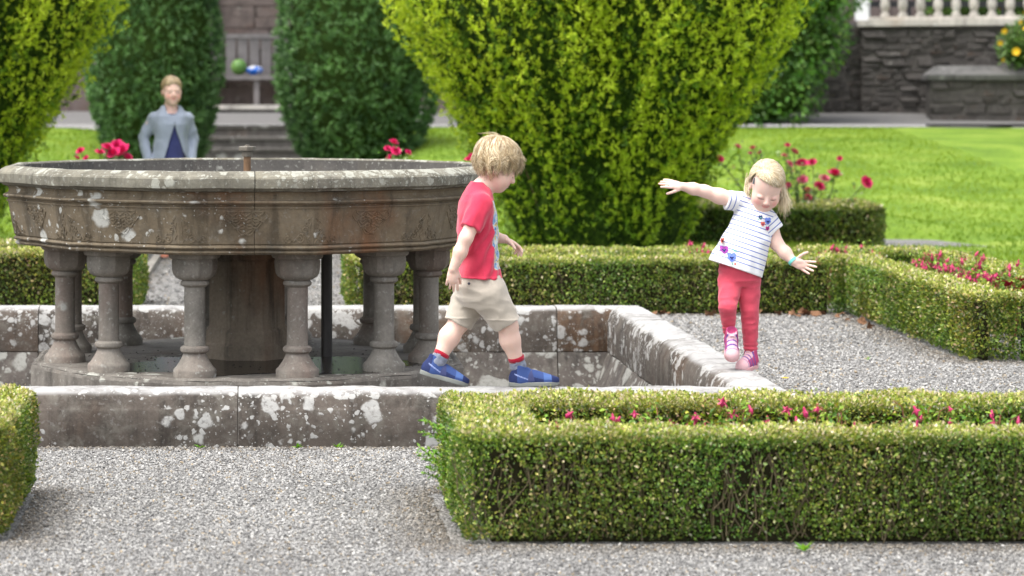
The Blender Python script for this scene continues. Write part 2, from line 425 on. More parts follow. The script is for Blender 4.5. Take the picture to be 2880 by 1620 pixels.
lathe12('bowl_lining', [(1.0, .735), (1.07, .80), (1.1385, 1.03), (1.1390, 1.112), (1.13, 1.112), (1.128, 1.03), (1.05, .84), (.4, .82), (.02, .82)], 0, 360, M_lin, fountain, 0, 3)
lathe12('bowl_underside', [(1.02, .742), (.5, .70), (.02, .70)], 0, 360, M_bowl, fountain, 0, 3)
g = G('water', .04, .5); g.base((.02, .025, .025)); g.p.inputs['Alpha'].default_value = 1
M_water = g.m
lathe12('bowl_water', [(1.10, .955), (.02, .955)], 0, 360, M_water, fountain, 0, 3)
lathe12('platform', [(.9, -.34), (1.062, -.34), (1.064, -.1), (1.066, .128), (1.060, .142), (1.045, .150), (.98, .152), (.02, .152)], 0, 360, M_plat, fountain, .003, 5, tp=True)
lathe12('platform_lip', [(1.02, .150), (1.035, .157), (1.05, .155), (1.058, .146)], 0, 360, M_plat, fountain, .003, 6)
# wet film on the platform
g = G('wet_film', .18, .22); g.base(g.mix(g.noise(4, 4), (.02, .018, .015), (.05, .04, .03)))
M_wet = g.m
V = [(0, -.35, .1545)]; n = 90
for i in range(n):
    a = 2 * math.pi * i / n; rr = .55 + .42 * vnoise(np.array([math.cos(a) * 2, math.sin(a) * 2, 1.0]), 1.6, 3)
    x, y = math.sin(a) * rr * .9 + .05, -math.cos(a) * rr * .62 - .42
    q = math.hypot(x, y); q2 = min(q, .985); V.append((x * q2 / q, y * q2 / q, .1545))
pm('wet_film', V, [(0, 1 + i, 1 + (i + 1) % n) for i in range(n)], M_wet, fountain)
r = rng(46); V = []; F = []
for i in range(150):
    a = r.uniform(-2.2, 2.2); q = r.uniform(.3, 1.03); s = r.uniform(.003, .007); x, y = q * math.sin(a), -q * math.cos(a); b = len(V)
    V += [(x - s, y, .1535), (x, y - s * .8, .1535), (x + s, y + .001, .1535), (x, y + s * .9, .1535), (x + s * .2, y, .1535 + s)]; F += [(b, b + 1, b + 4), (b + 1, b + 2, b + 4), (b + 2, b + 3, b + 4), (b + 3, b, b + 4)]
pm('grit', V, F, plain_mat('dark_grit', (.03, .027, .024), .8, .2), fountain, kind='stuff')
# drum and pipes
def lathe(prof, n=24, oct_=0):
    V = []; F = []; P = len(prof)
    for i in range(n):
        a = 2 * math.pi * (i + (.5 if oct_ else 0)) / n
        for r, z in prof: V.append((r * math.cos(a), r * math.sin(a), z))
    for i in range(n):
        k = (i + 1) % n
        for j in range(P - 1): F.append((i * P + j, k * P + j, k * P + j + 1, i * P + j + 1))
    F.append(tuple(i * P for i in range(n))[::-1]); F.append(tuple(i * P + P - 1 for i in range(n)))
    return V, F
V, F = lathe([(.235, .15), (.235, .22), (.225, .232), (.222, .29), (.205, .31), (.202, .62), (.206, .64), (.222, .655), (.222, .70), (.24, .725), (.24, .735)], 8, 1)
pm('central_drum', V, F, M_drum, fountain, smooth=True, sharp=25)
M_pipe = plain_mat('dark_pipe', (.035, .032, .03), .45, .5, .4, 12)
M_brass = plain_mat('brown_pipe', (.19, .105, .05), .55, .5, .3, 20)
M_cap = plain_mat('spout_metal', (.16, .14, .11), .5, .5, .4, 30)
V, F = lathe([(.0285, .15), (.0285, .76)], 18); pm('drain_pipe', V, F, M_pipe, fountain, smooth=True, sharp=40, loc=(.40, .01, 0))
V, F = lathe([(.0185, .82), (.0185, 1.165)], 16); sp = pm('spout', V, F, M_brass, fountain, smooth=True, sharp=40)
V, F = lathe([(.028, 1.160), (.029, 1.182), (.031, 1.186), (.042, 1.190), (.043, 1.208), (.041, 1.211), (.012, 1.212), (.012, 1.218), (.004, 1.219)], 8)
pm('spout_cap', V, F, M_cap, sp, smooth=True, sharp=30)
# columns
def mesh_of(V, F, name, smooth=True, sharp=30):
    me = bpy.data.meshes.new(name); me.from_pydata([tuple(map(float, v)) for v in V], [], [tuple(f) for f in F])
    if smooth:
        me.polygons.foreach_set('use_smooth', np.ones(len(me.polygons), dtype=bool)); me.set_sharp_from_angle(angle=R_(sharp))
    me.update(); return me
bz = .152
me_shaft = mesh_of(*lathe([(.051, .295), (.0495, .32), (.049, .45), (.0495, .575)], 20), 'shaft')
me_base = mesh_of(*lathe([(.100, bz - .01), (.102, bz + .028), (.099, bz + .036), (.088, bz + .046), (.070, bz + .072), (.058, .248), (.052, .262), (.060, .264), (.067, .271), (.069, .279), (.067, .288), (.060, .294), (.051, .297)], 24), 'base')
def capital():
    prof = [(.050, .572, 1), (.058, .576, 1), (.067, .583, 1), (.068, .591, 1), (.063, .600, 1), (.058, .603, 1), (.074, .609, .6), (.090, .620, .2), (.099, .636, .05), (.103, .660, 0), (.104, .692, 0), (.101, .702, 0), (.113, .708, 0), (.117, .716, 0), (.119, .738, 0)]
    n = 64; V = []; F = []; P = len(prof)
    for i in range(n):
        a = 2 * math.pi * (i + .5) / n
        ca_, sa_ = abs(math.cos(a)), abs(math.sin(a)); ko = min(.95 / max(ca_, sa_), 1.42 / (ca_ + sa_))
        for r, z, rd in prof: V.append((r * (rd + (1 - rd) * ko) * math.cos(a), r * (rd + (1 - rd) * ko) * math.sin(a), z))
    for i in range(n):
        k = (i + 1) % n
        for j in range(P - 1): F.append((i * P + j, k * P + j, k * P + j + 1, i * P + j + 1))
    F.append(tuple(i * P + P - 1 for i in range(n)))
    return mesh_of(V, F, 'capital', True, 28)
me_cap = capital()
for me in (me_shaft, me_base, me_cap): me.materials.append(M_col)
for i in range(12):
    a = R_(15 + 30 * i)
    c = link('column', me_shaft, None, fountain, loc=(.93 * math.sin(a), -.93 * math.cos(a), 0), rot=(0, 0, a))
    link('capital', me_cap, None, c); link('column_base', me_base, None, c)
# carved reliefs
def ribbon(paths, w, h):
    V = []; F = []
    for pts, closed in paths:
        pts = [np.array(p, float) for p in pts]; n = len(pts); b0 = len(V)
        for i in range(n):
            pa = pts[i - 1] if (i > 0 or closed) else pts[i]; pb = pts[(i + 1) % n] if (i < n - 1 or closed) else pts[i]
            t = pb - pa; t = t / (np.linalg.norm(t) + 1e-9); nn = np.array([-t[1], t[0]])
            for s, z in ((-1, -.004), (-.55, h), (.55, h), (1, -.004)):
                q = pts[i] + nn * s * w / 2; V.append((q[0], q[1], z))
        for i in range(n if closed else n - 1):
            k = (i + 1) % n
            for j in range(3): F.append((b0 + i * 4 + j, b0 + k * 4 + j, b0 + k * 4 + j + 1, b0 + i * 4 + j + 1))
    return V, F
def hexloop(cx, cy, w, h):
    return ([(cx - w, cy), (cx - w * .55, cy + h), (cx + w * .55, cy + h), (cx + w, cy), (cx + w * .55, cy - h), (cx - w * .55, cy - h)], True)
kp = []
for row, (cnt, yy) in enumerate(((3, .030), (2, -.002), (1, -.034))):
    for i in range(cnt): kp.append(hexloop((i - (cnt - 1) / 2) * .062, yy, .040, .023))
kp.append(([(-.088, .052), (-.06, .030), (-.03, .052), (0, .030), (.03, .052), (.06, .030), (.088, .052)], False))
kp.append(([(-.075, .014), (-.045, -.012), (-.02, .012), (0, -.012), (.02, .012), (.045, -.012), (.075, .014)], False))
kp.append(([(-.035, -.028), (0, -.058), (.035, -.028)], False))
me_knot = mesh_of(*ribbon(kp, .0105, .0040), 'knot_carving', True, 20); me_knot.materials.append(M_bowl)
def spiral(cx, cy, r0, turns, dirn, a0):
    return ([(cx + (r0 * (1 - .8 * t)) * math.cos(a0 + dirn * t * turns * 6.28), cy + (r0 * (1 - .8 * t)) * math.sin(a0 + dirn * t * turns * 6.28)) for t in np.linspace(0, 1, 18)], False)
def scroll(sg):
    p = [spiral(sg * .105, -.032, .019, 1.4, -sg, 1.57), spiral(sg * .055, -.028, .024, 1.5, sg, 1.57), spiral(sg * .03, .012, .017, 1.3, -sg, 0), spiral(sg * .022, .045, .013, 1.2, sg, 0)]
    p.append(([(sg * x, y) for x, y in ((.125, -.05), (.105, -.013), (.085, -.045), (.055, -.004), (.03, -.006), (.016, .03), (.02, .06), (.004, .072))], False))
    p.append(([(sg * x, y) for x, y in ((.01, -.05), (.02, -.03), (.006, -.01), (.012, .02), (.003, .05))], False))
    m = mesh_of(*ribbon(p, .008, .0036), 'scroll_carving', True, 20); m.materials.append(M_bowl); return m
me_sc = (scroll(1), scroll(-1))
tilt = math.atan2(1.172 - 1.140, .945 - .786)
for i in range(12):
    dg = R_(30 * i); Rz = Matrix.Rotation(dg, 4, 'Z')
    fr = Matrix(((1, 0, 0, 0), (0, math.sin(tilt) * -1, -math.cos(tilt), 0), (0, math.cos(tilt), -math.sin(tilt), 0), (0, 0, 0, 1)))
    def put(name, me, x, z):
        a_ = 1.140 + (z - .786) * math.tan(tilt)
        o = link(name, me, None, fountain); o.matrix_local = Rz @ Matrix.Translation((x, -a_, z)) @ fr
    put('knot_carving', me_knot, 0, .885)
    hw = 1.155 * math.tan(R_(15))
    put('scroll_carving', me_sc[0], -hw + .006, .838); put('scroll_carving', me_sc[1], hw - .006, .838)
# ================================================================== FOLIAGE
def unit(a): return a / (np.linalg.norm(a, axis=-1, keepdims=True) + 1e-9)
def leaves(P, A, N, L, W, fold=.25):
    """one folded rhombic leaf per point: base P, axis A, normal N"""
    A = unit(A); S = unit(np.cross(A, N)); N = np.cross(S, A)
    L = np.asarray(L)[:, None]; W = np.asarray(W)[:, None]
    V = np.stack([P, P + A * L * .5 + S * W * .5 + N * W * fold, P + A * L, P + A * L * .5 - S * W * .5 + N * W * fold], 1)
    n = len(P); b = np.arange(n)[:, None] * 4
    F = np.concatenate([b + np.array([0, 1, 2]), b + np.array([0, 2, 3])], 0)
    return V.reshape(-1, 3), F
def pick(r, n, pal, w, var=.25):
    pal = np.array(pal); i = r.choice(len(pal), n, p=np.array(w) / sum(w))
    return pal[i] * (1 + var * r.normal(0, 1, (n, 1)).clip(-1.8, 1.8))
M_box = leaf_mat('box_leaf', .22, .42, .45)
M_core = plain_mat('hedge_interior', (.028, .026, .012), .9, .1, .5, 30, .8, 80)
M_twig = plain_mat('hedge_twig', (.15, .12, .07), .85, .2, .35, 20)
SIDE = [(.060, .118, .018), (.100, .172, .024), (.158, .232, .033), (.25, .295, .05), (.35, .32, .13), (.48, .43, .28)]  # kept darker than TOP, part of the side shade is in the colour
TOP = [(.19, .27, .04), (.33, .38, .07), (.48, .48, .13), (.58, .50, .26), (.66, .54, .38), (.72, .66, .52)]  # cream clipped tips, plus some of the top light put into the colour
def tubes(segs, rad, sides=3):
    """segs: list of polylines"""
    V = []; F = []
    for pts, r0, r1 in segs:
        pts = np.array(pts, float); n = len(pts); b = len(V)
        for i in range(n):
            t = pts[min(i + 1, n - 1)] - pts[max(i - 1, 0)]; t = t / (np.linalg.norm(t) + 1e-9)
            a = np.cross(t, (0.3, .8, .1)); a /= np.linalg.norm(a) + 1e-9; bb = np.cross(t, a); r = r0 + (r1 - r0) * i / (n - 1)
            for k in range(sides):
                q = 6.283 * k / sides; V.append(pts[i] + (a * math.cos(q) + bb * math.sin(q)) * r)
        for i in range(n - 1):
            for k in range(sides):
                k2 = (k + 1) % sides; F.append((b + i * sides + k, b + i * sides + k2, b + (i + 1) * sides + k2, b + (i + 1) * sides + k))
    return np.array(V), np.array(F)
def hedge(name, label, boxes, zt, dens, ls, seed, group=None, bare=0.0, twigs=0, r_edge=.05, zb=.0, side=(1, 1, 1, .45), topw=None, sidew=None, wob=.022):
    r = rng(seed)
    x0 = min(b[0] for b in boxes); x1 = max(b[1] for b in boxes); y0 = min(b[2] for b in boxes); y1 = max(b[3] for b in boxes)
    root = empty(name, ((x0 + x1) / 2, (y0 + y1) / 2, zb), label, 'hedge', group)
    off = np.array([(x0 + x1) / 2, (y0 + y1) / 2, zb])
    Ps = []; Ns = []; Is = []
    for (a, b, c, d) in boxes:
        h = np.array([(b - a) / 2, (d - c) / 2, (zt - zb) / 2 + .03]); cc = np.array([(a + b) / 2, (c + d) / 2, (zt + zb) / 2 - .03])
        faces = [(0, -1, side[2]), (0, 1, side[1]), (1, -1, side[0]), (1, 1, side[3]), (2, 1, 1.25)]
        for ax, sg, w in faces:
            o = [i for i in range(3) if i != ax]; area = 4 * h[o[0]] * h[o[1]]; n = int(area * dens * w)
            if n < 1: continue
            p = np.empty((n, 3)); p[:, ax] = sg * h[ax]
            for i in o: p[:, i] = r.uniform(-h[i], h[i], n)
            core = np.clip(p, -(h - r_edge), h - r_edge); v = p - core; nn = unit(v); q = cc + core + nn * r_edge
            Ps.append(q); Ns.append(nn); Is.append(np.full(n, len(Is)))
    P = np.concatenate(Ps); N = np.concatenate(Ns)
    keep = P[:, 2] > zb + .012
    for (a, b, c, d) in boxes:
        e = .035; keep &= ~((P[:, 0] > a + e) & (P[:, 0] < b - e) & (P[:, 1] > c + e) & (P[:, 1] < d - e) & (P[:, 2] < zt - .02))
        # top faces of overlapping boxes stay, they coincide
    bn = vnoise(P * np.array([1, 1, 1.6]), 3.1, seed + 7) * .6 + vnoise(P, 9, seed + 8) * .4
    sidem = 1 - np.clip(N[:, 2], 0, 1)
    low = np.clip((zt - P[:, 2]) / (zt - zb), 0, 1)
    keep &= ~((bn < bare) & (sidem > .6) & (low > .18) & (r.random(len(P)) < .68))
    P, N, low = P[keep], N[keep], low[keep]
    n = len(P)
    wobv = (fbm(P, 5.5, seed, 3) - .5) * 2 * wob + (vnoise(P, 26, seed + 3) - .5) * .022
    depth = r.random(n) ** 1.7 * .055
    P = P + N * (wobv - depth)[:, None]
    stray = r.random(n) < .012; P = P + N * (stray * r.uniform(0, .022, n))[:, None]
    und = np.clip(1 - (P[:, 2] - zb) / .09, 0, 1) * (np.abs(N[:, 2]) < .6); P = P - N * (und ** 1.5 * .045)[:, None]
    A = unit(N * .55 + r.normal(0, .6, (n, 3)) + np.array([0, 0, .35]))
    Nn = unit(N + r.normal(0, .55, (n, 3)))
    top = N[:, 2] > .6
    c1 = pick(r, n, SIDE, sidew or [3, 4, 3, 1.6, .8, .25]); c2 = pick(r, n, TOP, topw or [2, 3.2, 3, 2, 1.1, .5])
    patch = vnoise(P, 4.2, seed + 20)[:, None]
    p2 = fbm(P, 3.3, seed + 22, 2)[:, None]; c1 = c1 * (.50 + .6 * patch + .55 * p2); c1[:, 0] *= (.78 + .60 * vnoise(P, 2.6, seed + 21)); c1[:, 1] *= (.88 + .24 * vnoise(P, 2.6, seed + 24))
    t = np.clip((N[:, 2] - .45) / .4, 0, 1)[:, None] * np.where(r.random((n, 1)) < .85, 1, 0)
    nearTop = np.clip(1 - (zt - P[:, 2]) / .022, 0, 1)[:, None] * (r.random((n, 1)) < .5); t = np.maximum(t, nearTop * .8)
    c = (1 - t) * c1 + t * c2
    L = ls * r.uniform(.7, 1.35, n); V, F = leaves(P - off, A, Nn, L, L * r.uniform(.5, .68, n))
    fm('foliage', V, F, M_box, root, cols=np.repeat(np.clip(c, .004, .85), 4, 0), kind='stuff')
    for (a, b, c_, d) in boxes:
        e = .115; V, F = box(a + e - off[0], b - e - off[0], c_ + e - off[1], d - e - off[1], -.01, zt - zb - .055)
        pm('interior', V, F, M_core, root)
    if twigs:
        segs = []; a, b, c_, d = boxes[0]; z0 = zb
        for i in range(twigs):
            x = r.uniform(a + .03, b - .03); y = c_ + r.uniform(.025, .06); z = z0 + r.uniform(0, .12); pts = [(x, y, z)]
            dx = r.normal(0, .25)
            for k in range(5):
                x += (dx + r.normal(0, .3)) * .05; y += r.normal(0, .006); y = max(y, c_ + .015); z += r.uniform(.035, .065)
                if z > zt - .04: break
                pts.append((x, y, z))
            if len(pts) > 2: segs.append(([np.array(p) - off for p in pts], .0028, .0013))
        V, F = tubes(segs, .003, 4); fm('twigs', V, F, M_twig, root, kind='stuff')
    return root
ZT = .405
def ring(x0, x1, y0, y1, tf, tb, tl, tr):
    b = [(x0, x1, y0, y0 + tf), (x0, x1, y1 - tb, y1)]
    if tl: b.append((x0, x0 + tl, y0 + tf - .03, y1 - tb + .03))
    if tr: b.append((x1 - tr, x1, y0 + tf - .03, y1 - tb + .03))
    return b
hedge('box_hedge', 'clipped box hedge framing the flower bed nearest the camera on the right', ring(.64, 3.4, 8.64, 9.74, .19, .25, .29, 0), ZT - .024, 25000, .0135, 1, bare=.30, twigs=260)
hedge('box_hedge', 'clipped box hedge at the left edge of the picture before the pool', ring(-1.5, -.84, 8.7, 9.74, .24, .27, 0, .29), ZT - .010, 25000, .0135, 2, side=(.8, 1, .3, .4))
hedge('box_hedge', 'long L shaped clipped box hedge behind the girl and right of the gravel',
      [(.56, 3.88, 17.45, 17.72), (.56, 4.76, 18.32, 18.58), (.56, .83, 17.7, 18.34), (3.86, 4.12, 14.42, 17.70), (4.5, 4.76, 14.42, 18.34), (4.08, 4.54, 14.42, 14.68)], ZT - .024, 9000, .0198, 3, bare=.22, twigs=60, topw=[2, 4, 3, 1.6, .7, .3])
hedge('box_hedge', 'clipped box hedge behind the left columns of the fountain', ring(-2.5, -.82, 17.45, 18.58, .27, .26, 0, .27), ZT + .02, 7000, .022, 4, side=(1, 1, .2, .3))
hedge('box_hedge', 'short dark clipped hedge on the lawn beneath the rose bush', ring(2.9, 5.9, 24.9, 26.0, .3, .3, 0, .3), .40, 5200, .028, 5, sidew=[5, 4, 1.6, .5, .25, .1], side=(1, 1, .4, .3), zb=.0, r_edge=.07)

# overhanging sprig at the end of the near hedge
r = rng(77); sprig = empty('hedge_sprig', (.62, 9.2, .2), 'bright green shoot sticking out of the left end of the near right hedge', 'sprig')
P = []; A = []; segs = []
for k in range(9):
    z = r.uniform(-.1, .12); L = r.uniform(.05, .12); y = r.uniform(-.12, .1); d = np.array([-1, r.normal(0, .25), r.uniform(.1, .9)]); d /= np.linalg.norm(d)
    b = np.array([.04, y, z]); segs.append(([b, b + d * (L + .02) * .5, b + d * (L + .04)], .002, .001))
    for t in np.linspace(.2, 1, 14):
        for s in (-1, 1):
            P.append(b + d * (L + .04) * t); A.append(d * .6 + np.array([r.normal(0, .4), s * .6, r.normal(.1, .5)]))
P = np.array(P); A = np.array(A); n = len(P)
V, F = leaves(P, A, unit(r.normal(0, .6, (n, 3)) + np.array([0, -.5, .8])), r.uniform(.014, .022, n), r.uniform(.008, .012, n))
fm('leaves', V, F, M_box, sprig, cols=np.repeat(pick(r, n, [(.10, .24, .02), (.16, .32, .03), (.24, .38, .04)], [1, 1, 1]), 4, 0), kind='stuff')
V, F = tubes(segs, .002); fm('stems', V, F, M_twig, sprig, kind='stuff')

# ------------------------------------------------------------------ yews
M_yew = leaf_mat('yew_needles', .2, .5, .3)
M_bark = plain_mat('yew_bark', (.10, .065, .04), .9, .15, .4, 12, .8, 40)
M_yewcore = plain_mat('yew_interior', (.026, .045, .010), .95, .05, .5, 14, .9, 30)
def blade_tufts(P, A, nb, L, W, spread, r):
    """tuft of narrow needles sprays round each axis"""
    n = len(P); A = unit(A); P2 = np.repeat(P, nb, 0); A2 = np.repeat(A, nb, 0); L2 = np.repeat(L, nb) * r.uniform(.6, 1.25, n * nb)
    D = unit(A2 + r.normal(0, spread, (n * nb, 3)))
    B = P2 + A2 * (r.uniform(-.6, .5, (n * nb, 1)) * L2[:, None])
    return leaves(B, D, r.normal(0, 1, (n * nb, 3)), L2, L2 * W, .15)
def prof_r(z, tab):
    return np.interp(z, [t[0] for t in tab], [t[1] for t in tab])
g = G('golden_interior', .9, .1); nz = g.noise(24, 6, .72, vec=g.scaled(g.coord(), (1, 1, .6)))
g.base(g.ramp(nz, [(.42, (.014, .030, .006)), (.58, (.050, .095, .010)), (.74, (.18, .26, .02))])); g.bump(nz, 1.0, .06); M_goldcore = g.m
def make_core(tab, k, nm, root, seed, mat=None):
    zs = np.linspace(tab[0][0] + .02, tab[-1][0] * .97, 26); V = []; F = []; n = 36
    for z in zs:
        for i in range(n):
            a = 6.283 * i / n; rr = prof_r(z, tab) * k * (1 + .12 * (vnoise(np.array([math.cos(a) * 3, math.sin(a) * 3, z]), 1.5, seed) - .5)); V.append((rr * math.cos(a), rr * math.sin(a), z))
    for j in range(len(zs) - 1):
        for i in range(n): F.append((j * n + i, j * n + (i + 1) % n, (j + 1) * n + (i + 1) % n, (j + 1) * n + i))
    F.append(tuple(range((len(zs) - 1) * n, len(zs) * n)))
    pm('interior', V, F, mat or M_yewcore, root, smooth=True)
GOLD = [(0, .60), (.15, .74), (.35, .82), (.6, .90), (.9, 1.06), (1.25, 1.27), (1.6, 1.46), (2.0, 1.66), (2.5, 1.86), (3.0, 1.9), (3.5, 1.7), (4.1, 1.0), (4.5, .3)]
def golden_yew(name, label, loc, rz, group):
    r = rng(21); root = empty(name, loc, label, 'tree', group, rz)
    P = []; A = []; T = []
    npl = 650
    for k in range(npl):
        az = k * 2.39996 + r.normal(0, .08); z0 = -.2 + 3.2 * r.random() ** .82; ln = r.uniform(.55, 1.35); z1 = min(z0 + ln, 4.45)
        w = r.uniform(.06, .115); m = int((z1 - z0) / .052); outw = r.uniform(.90, 1.05); drift = r.normal(0, .08)
        for i in range(m):
            t = i / max(1, m - 1); z = z0 + (z1 - z0) * t
            if z < .02: continue
            rr = prof_r(z, GOLD) * outw * (.92 + .15 * t ** 2.2); a2 = az + drift * t
            ca, sa = math.cos(a2), math.sin(a2); ww = w * (1 - .7 * t ** 2.2); o = np.array([ca, sa, 0]); s = np.array([-sa, ca, 0])
            for h_ in range(2):
                phi = r.uniform(-1.8, 1.8); q = o * (rr + ww * math.cos(phi)) + s * ww * math.sin(phi) + np.array([0, 0, z + r.normal(0, .02)])
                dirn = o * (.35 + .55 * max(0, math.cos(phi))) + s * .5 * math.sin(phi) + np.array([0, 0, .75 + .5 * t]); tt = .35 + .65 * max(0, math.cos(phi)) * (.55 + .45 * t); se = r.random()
                for k_ in range(2):
                    P.append(q + r.normal(0, .010, 3)); A.append(dirn + r.normal(0, .2, 3)); T.append((tt, se))
    P = np.array(P); A = np.array(A); SE = np.array(T)[:, 1]; T = np.array(T)[:, 0]; n = len(P)
    nb = 6
    V, F = blade_tufts(P, A, nb, r.uniform(.028, .046, n), .32, .80, r)
    sel = SE
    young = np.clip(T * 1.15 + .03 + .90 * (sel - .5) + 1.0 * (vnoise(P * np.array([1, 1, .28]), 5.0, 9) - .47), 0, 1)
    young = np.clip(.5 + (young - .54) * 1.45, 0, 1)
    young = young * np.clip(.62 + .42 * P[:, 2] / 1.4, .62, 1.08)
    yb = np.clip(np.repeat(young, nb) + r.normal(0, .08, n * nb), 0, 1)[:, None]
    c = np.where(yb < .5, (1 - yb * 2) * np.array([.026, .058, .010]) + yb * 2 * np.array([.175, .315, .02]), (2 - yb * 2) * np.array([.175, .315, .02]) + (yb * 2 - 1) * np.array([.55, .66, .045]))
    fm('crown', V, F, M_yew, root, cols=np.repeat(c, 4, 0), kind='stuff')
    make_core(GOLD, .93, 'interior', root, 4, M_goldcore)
    segs = []
    for k in range(12):
        a = r.uniform(0, 6.283); pts = []
        for z in np.linspace(.05, r.uniform(1.8, 3.6), 9):
            rr = prof_r(z, GOLD) * r.uniform(.86, .90); a += r.normal(0, .02); pts.append((rr * math.cos(a), rr * math.sin(a), z))
        segs.append((pts, .014, .005))
    V, F = tubes(segs, .02, 5); fm('branches', V, F, M_bark, root, smooth=True, kind='stuff')
    V, F = lathe([(.35, -.1), (.3, .1), (.25, .4), (.18, .9)], 12); pm('trunk', V, F, M_bark, root, smooth=True)
    return root
gy = golden_yew('golden_yew', 'big golden yew flaring upwards between the two children', (2.98, 23.5, 0), R_(-95), 'golden yews flanking the garden axis')
g2 = copy_tree(gy); g2.location = (-3.16, 23.5, 0); g2.rotation_euler.z = R_(40); g2['label'] = 'golden yew cut off by the left edge of the picture'
g3 = copy_tree(gy); g3.location = (12.95, 37, .75); g3.rotation_euler.z = R_(140); g3['label'] = 'golden yew just showing at the top right corner'
DARK = [(0, .75), (.3, .95), (.7, 1.12), (1.2, 1.22), (1.9, 1.24), (2.6, 1.12), (3.4, .9), (4.2, .55), (4.8, .12)]
def dark_yew(name, label, loc, rz, group):
    r = rng(33); root = empty(name, loc, label, 'tree', group, rz); n = 7600
    z = r.uniform(0, 1, n) ** 1.15 * 4.75; az = r.uniform(0, 6.283, n)
    d = np.stack([np.cos(az), np.sin(az), z * 0], -1); base = np.stack([d[:, 0], d[:, 1], z], -1)
    lump = fbm(base * np.array([1, 1, .8]), 2.6, 5, 3); lump2 = vnoise(base, 7.5, 6)
    rr = prof_r(z, DARK) * (1 + .20 * (lump - .5)) + .13 * (lump2 - .55) - r.random(n) ** 2 * .12
    P = d * rr[:, None]; P[:, 2] = z
    A = d * .9 + np.array([0, 0, .25]) + r.normal(0, .35, (n, 3)); nb = 9
    V, F = blade_tufts(P, A, nb, r.uniform(.05, .085, n), .34, .55, r)
    t = np.clip((lump2 * .6 + lump * .6 + r.normal(0, .15, n)) - .1, 0, 1); t = np.clip(np.repeat(t, nb) + r.normal(0, .12, n * nb), 0, 1)[:, None]
    c = (1 - t) * np.array([.026, .068, .026]) + t * np.array([.165, .305, .10])
    fm('crown', V, F, M_yew, root, cols=np.repeat(c, 4, 0), kind='stuff')
    make_core(DARK, .84, 'interior', root, 7)
    V, F = lathe([(.28, -.5), (.24, 0), (.2, .5)], 12); pm('trunk', V, F, M_bark, root, smooth=True)
    return root
dy = dark_yew('dark_yew', 'dark green clipped yew behind the woman', (-1.53, 37, .42), 0, 'dark yews beside the steps'); dy.scale = (.78, .78, 1)
d2 = copy_tree(dy); d2.scale = (.93, .93, 1); d2.location = (1.33, 37, .42); d2.rotation_euler.z = R_(150); d2['label'] = 'dark green clipped yew between the steps and the big golden yew'

# ------------------------------------------------------------------ broad-leaved shrubs
M_shrub = leaf_mat('shrub_leaf', .25, .45, .4)
def shrub(name, label, loc, blobs, n, ls, pal, w, seed, flowers=None, nfl=0, fsize=.05):
    r = rng(seed); root = empty(name, loc, label, 'shrub'); P = []; N = []
    wt = np.array([b[3] * b[4] for b in blobs]); wt = wt / wt.sum()
    for b, k in zip(blobs, wt):
        m = int(n * k); d = unit(r.normal(0, 1, (m, 3))); q = d * np.array([b[3], b[3] * .8, b[4]])
        q = q * (1 + .35 * (fbm(q + np.array(b[:3]), 3.0, seed) - .5) - .28 * r.random(m) ** 2)[:, None]
        P.append(q + np.array(b[:3])); N.append(d)
    P = np.concatenate(P); N = np.concatenate(N); k = P[:, 2] > .02; P, N = P[k], N[k]; m = len(P)
    L = ls * r.uniform(.6, 1.4, m)
    V, F = leaves(P, unit(N * .5 + r.normal(0, .6, (m, 3)) + np.array([0, 0, -.1])), unit(N + r.normal(0, .5, (m, 3)) + np.array([0, 0, .4])), L, L * .5)
    c = pick(r, m, pal, w) * (.6 + .8 * vnoise(P, 3.2, seed + 3)[:, None])
    fm('crown', V, F, M_shrub, root, cols=np.repeat(np.clip(c, .004, .8), 4, 0), kind='stuff')
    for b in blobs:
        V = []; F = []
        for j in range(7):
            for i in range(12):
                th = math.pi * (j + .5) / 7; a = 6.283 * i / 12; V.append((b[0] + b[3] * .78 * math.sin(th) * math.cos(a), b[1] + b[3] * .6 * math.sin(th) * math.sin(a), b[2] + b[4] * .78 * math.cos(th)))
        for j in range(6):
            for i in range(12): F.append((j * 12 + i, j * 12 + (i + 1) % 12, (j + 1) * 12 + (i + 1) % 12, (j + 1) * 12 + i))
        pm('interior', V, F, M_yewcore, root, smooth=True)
    if flowers:
        for i in range(nfl):
            k = r.integers(0, m)
            while N[k][1] > -.15: k = r.integers(0, m)
            fl = link('flower', flowers, None, root, loc=P[k] + N[k] * .05, rot=(R_(90) + r.normal(0, .4), r.uniform(0, 6), r.normal(0, .5)), scale=(fsize * r.uniform(.7, 1.3),) * 3)
    return root
# flower meshes ---------------------------------------------------------
def petal_flower(name, petals, layers, mat, cup=.5):
    V = []; F = []
    for l in range(layers):
        n = petals - l; rr = 1.0 - .24 * l; hz = .12 * l
        for i in range(n):
            a = 6.283 * (i + .5 * l) / n; ca, sa = math.cos(a), math.sin(a); w = 1.1 * rr * math.tan(math.pi / n) * 1.25
            lift = cup * (.35 + .5 * l); b = len(V)
            for (t, s, z) in ((.05, 0, 0), (.5, -.55, .12), (.95, -.45, .30), (1.08, 0, .26), (.95, .45, .30), (.5, .55, .12), (.55, 0, .02)):
                x = t * rr * (1 - lift * .45); y = s * w; V.append((x * ca - y * sa, x * sa + y * ca, hz + t * rr * lift + z * .5 * rr))
            F += [(b, b + 6, b + 1), (b + 1, b + 6, b + 3, b + 2), (b + 6, b + 5, b + 4, b + 3), (b, b + 5, b + 6)]
    me = mesh_of(V, F, name, True, 60); me.materials.append(mat); return me
M_rose = plain_mat('rose_petal', (.62, .022, .135), .6, .25, .35, 40)
M_rosep = plain_mat('pale_rose_petal', (.68, .14, .24), .6, .25, .3, 40)
M_yel = plain_mat('yellow_petal', (.75, .46, .02), .6, .25, .2, 40)
